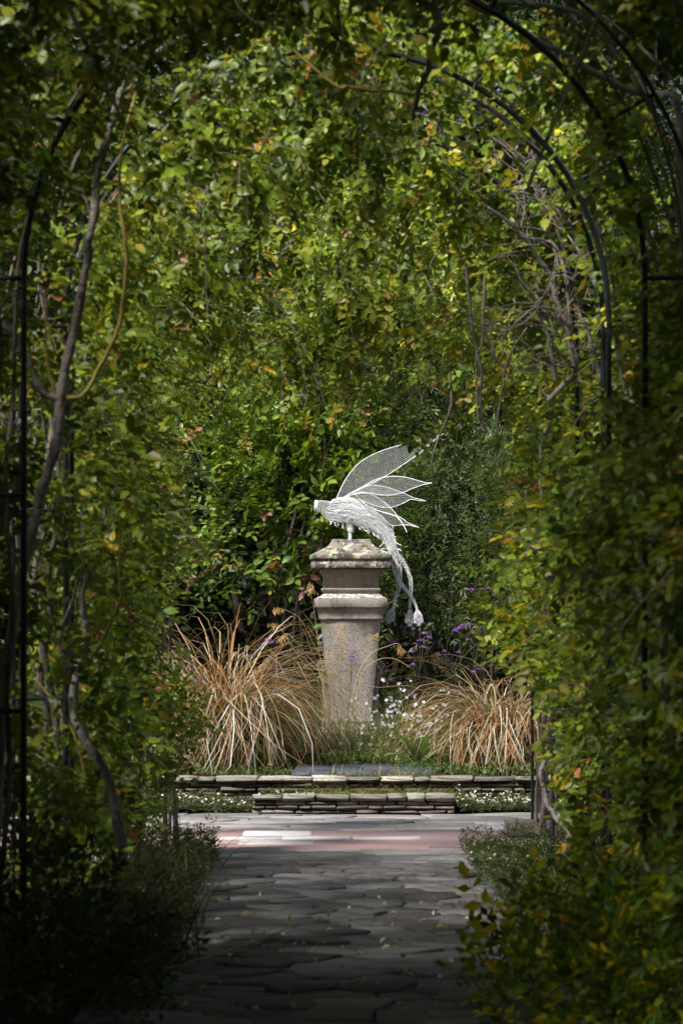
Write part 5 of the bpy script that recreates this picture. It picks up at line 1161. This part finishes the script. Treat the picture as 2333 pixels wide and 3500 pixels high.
# ------------------------------------------------------------------ fallen leaves and petals on the path, a dry stalk
rgl = np.random.default_rng(55)
Vl = LEAFB[0].copy(); Vl[:, 1] *= .65; Vl[:, 2] = .12 * np.sin(Vl[:, 0] * 3) + np.abs(Vl[:, 1]) * .35
fm = mesh_np('fallen_leaf', Vl, LEAFB[1]); fm.materials.append(M['leaf_part'])
for k in range(170):
    y = rgl.uniform(15.2, 21.5); x = rgl.uniform(-.72, .85); kind = rgl.choice(3, p=[.42, .2, .38])
    col = [(.5, .38, .12), (.32, .19, .09), (.75, .72, .6)][kind]; lab = ['small yellow fallen leaf lying on the dark slate path', 'curled brown fallen leaf lying on the dark slate path', 'pale cream petal lying on the dark slate path'][kind]
    lab = lab.replace('lying on the dark slate path', ('on the left of' if x < -.2 else 'on the right of' if x > .35 else 'in the middle of') + (' the nearest' if y < 17 else ' the middle' if y < 19.2 else ' the far') + ' stretch of slate path')
    nm = ['fallen_leaf', 'fallen_leaf', 'fallen_petal'][kind]
    o = bpy.data.objects.new(nm, fm); COL.objects.link(o); s = rgl.uniform(.02, .045); o.scale = (s, s, s); o.location = (x, y, .02); o.rotation_euler = (rgl.normal(0, .6), rgl.normal(0, .5), rgl.uniform(0, 6.28)); o.color = (*col, 1)
    tag(o, lab, ['leaf', 'leaf', 'petal'][kind], ['yellow leaves fallen on the path', 'brown leaves fallen on the path', 'pale petals fallen on the path'][kind])
g = Geo(); tube_caps(g, smooth_path([(-.78, 17.0, .02), (-.5, 17.9, .03), (-.25, 19.3, .02)], 10), .004, 5)
tag(link('dry_stalk', g.mesh('dry_stalk', True), M['shoot']), 'thin dry stalk lying across the left side of the path', 'stalk')
# tufts in the joints
for i, (x, y) in enumerate(((.25, 16.2), (.55, 19.3), (-.3, 15.6), (.62, 21.0), (.3, 22.8), (-.35, 18.2))):
    fine_grass('joint_grass', CX, HZ, 10, 40, .05, ['tiny grass tuft in a path joint near the bottom right', 'tiny grass tuft in a path joint at right centre', 'tiny grass tuft in a path joint near the bottom left', 'grass tuft in a path joint beside the right bush', 'grass tuft in a path joint near the bright paving', 'tiny grass tuft in a path joint near the dry stalk'][i], 900 + i, GG, z0=.0, spread=.07, droop=(.5, 2)) if False else None
    rg = np.random.default_rng(900 + i); g = Geo()
    for k in range(50):
        V, F = blade_pts(rg.uniform(0, 6.28), rg.uniform(.3, 1.3), rg.uniform(.02, .06), .0018, 1.2, 4, (x + rg.normal(0, .09), y + rg.normal(0, .04), 0)); g.add(V, F, np.array((.10, .15, .03)) * math.exp(rg.normal(0, .2)))
    tag(link('joint_grass', g.mesh('joint_grass'), M['blade']), ['tiny grass tuft in a path joint near the bottom right', 'tiny grass tuft in a path joint at right centre', 'tiny grass tuft in a path joint near the bottom left', 'grass tuft in a path joint beside the right bush', 'grass tuft in a path joint near the bright paving', 'tiny grass tuft in a path joint near the dry stalk'][i], 'grass tuft')
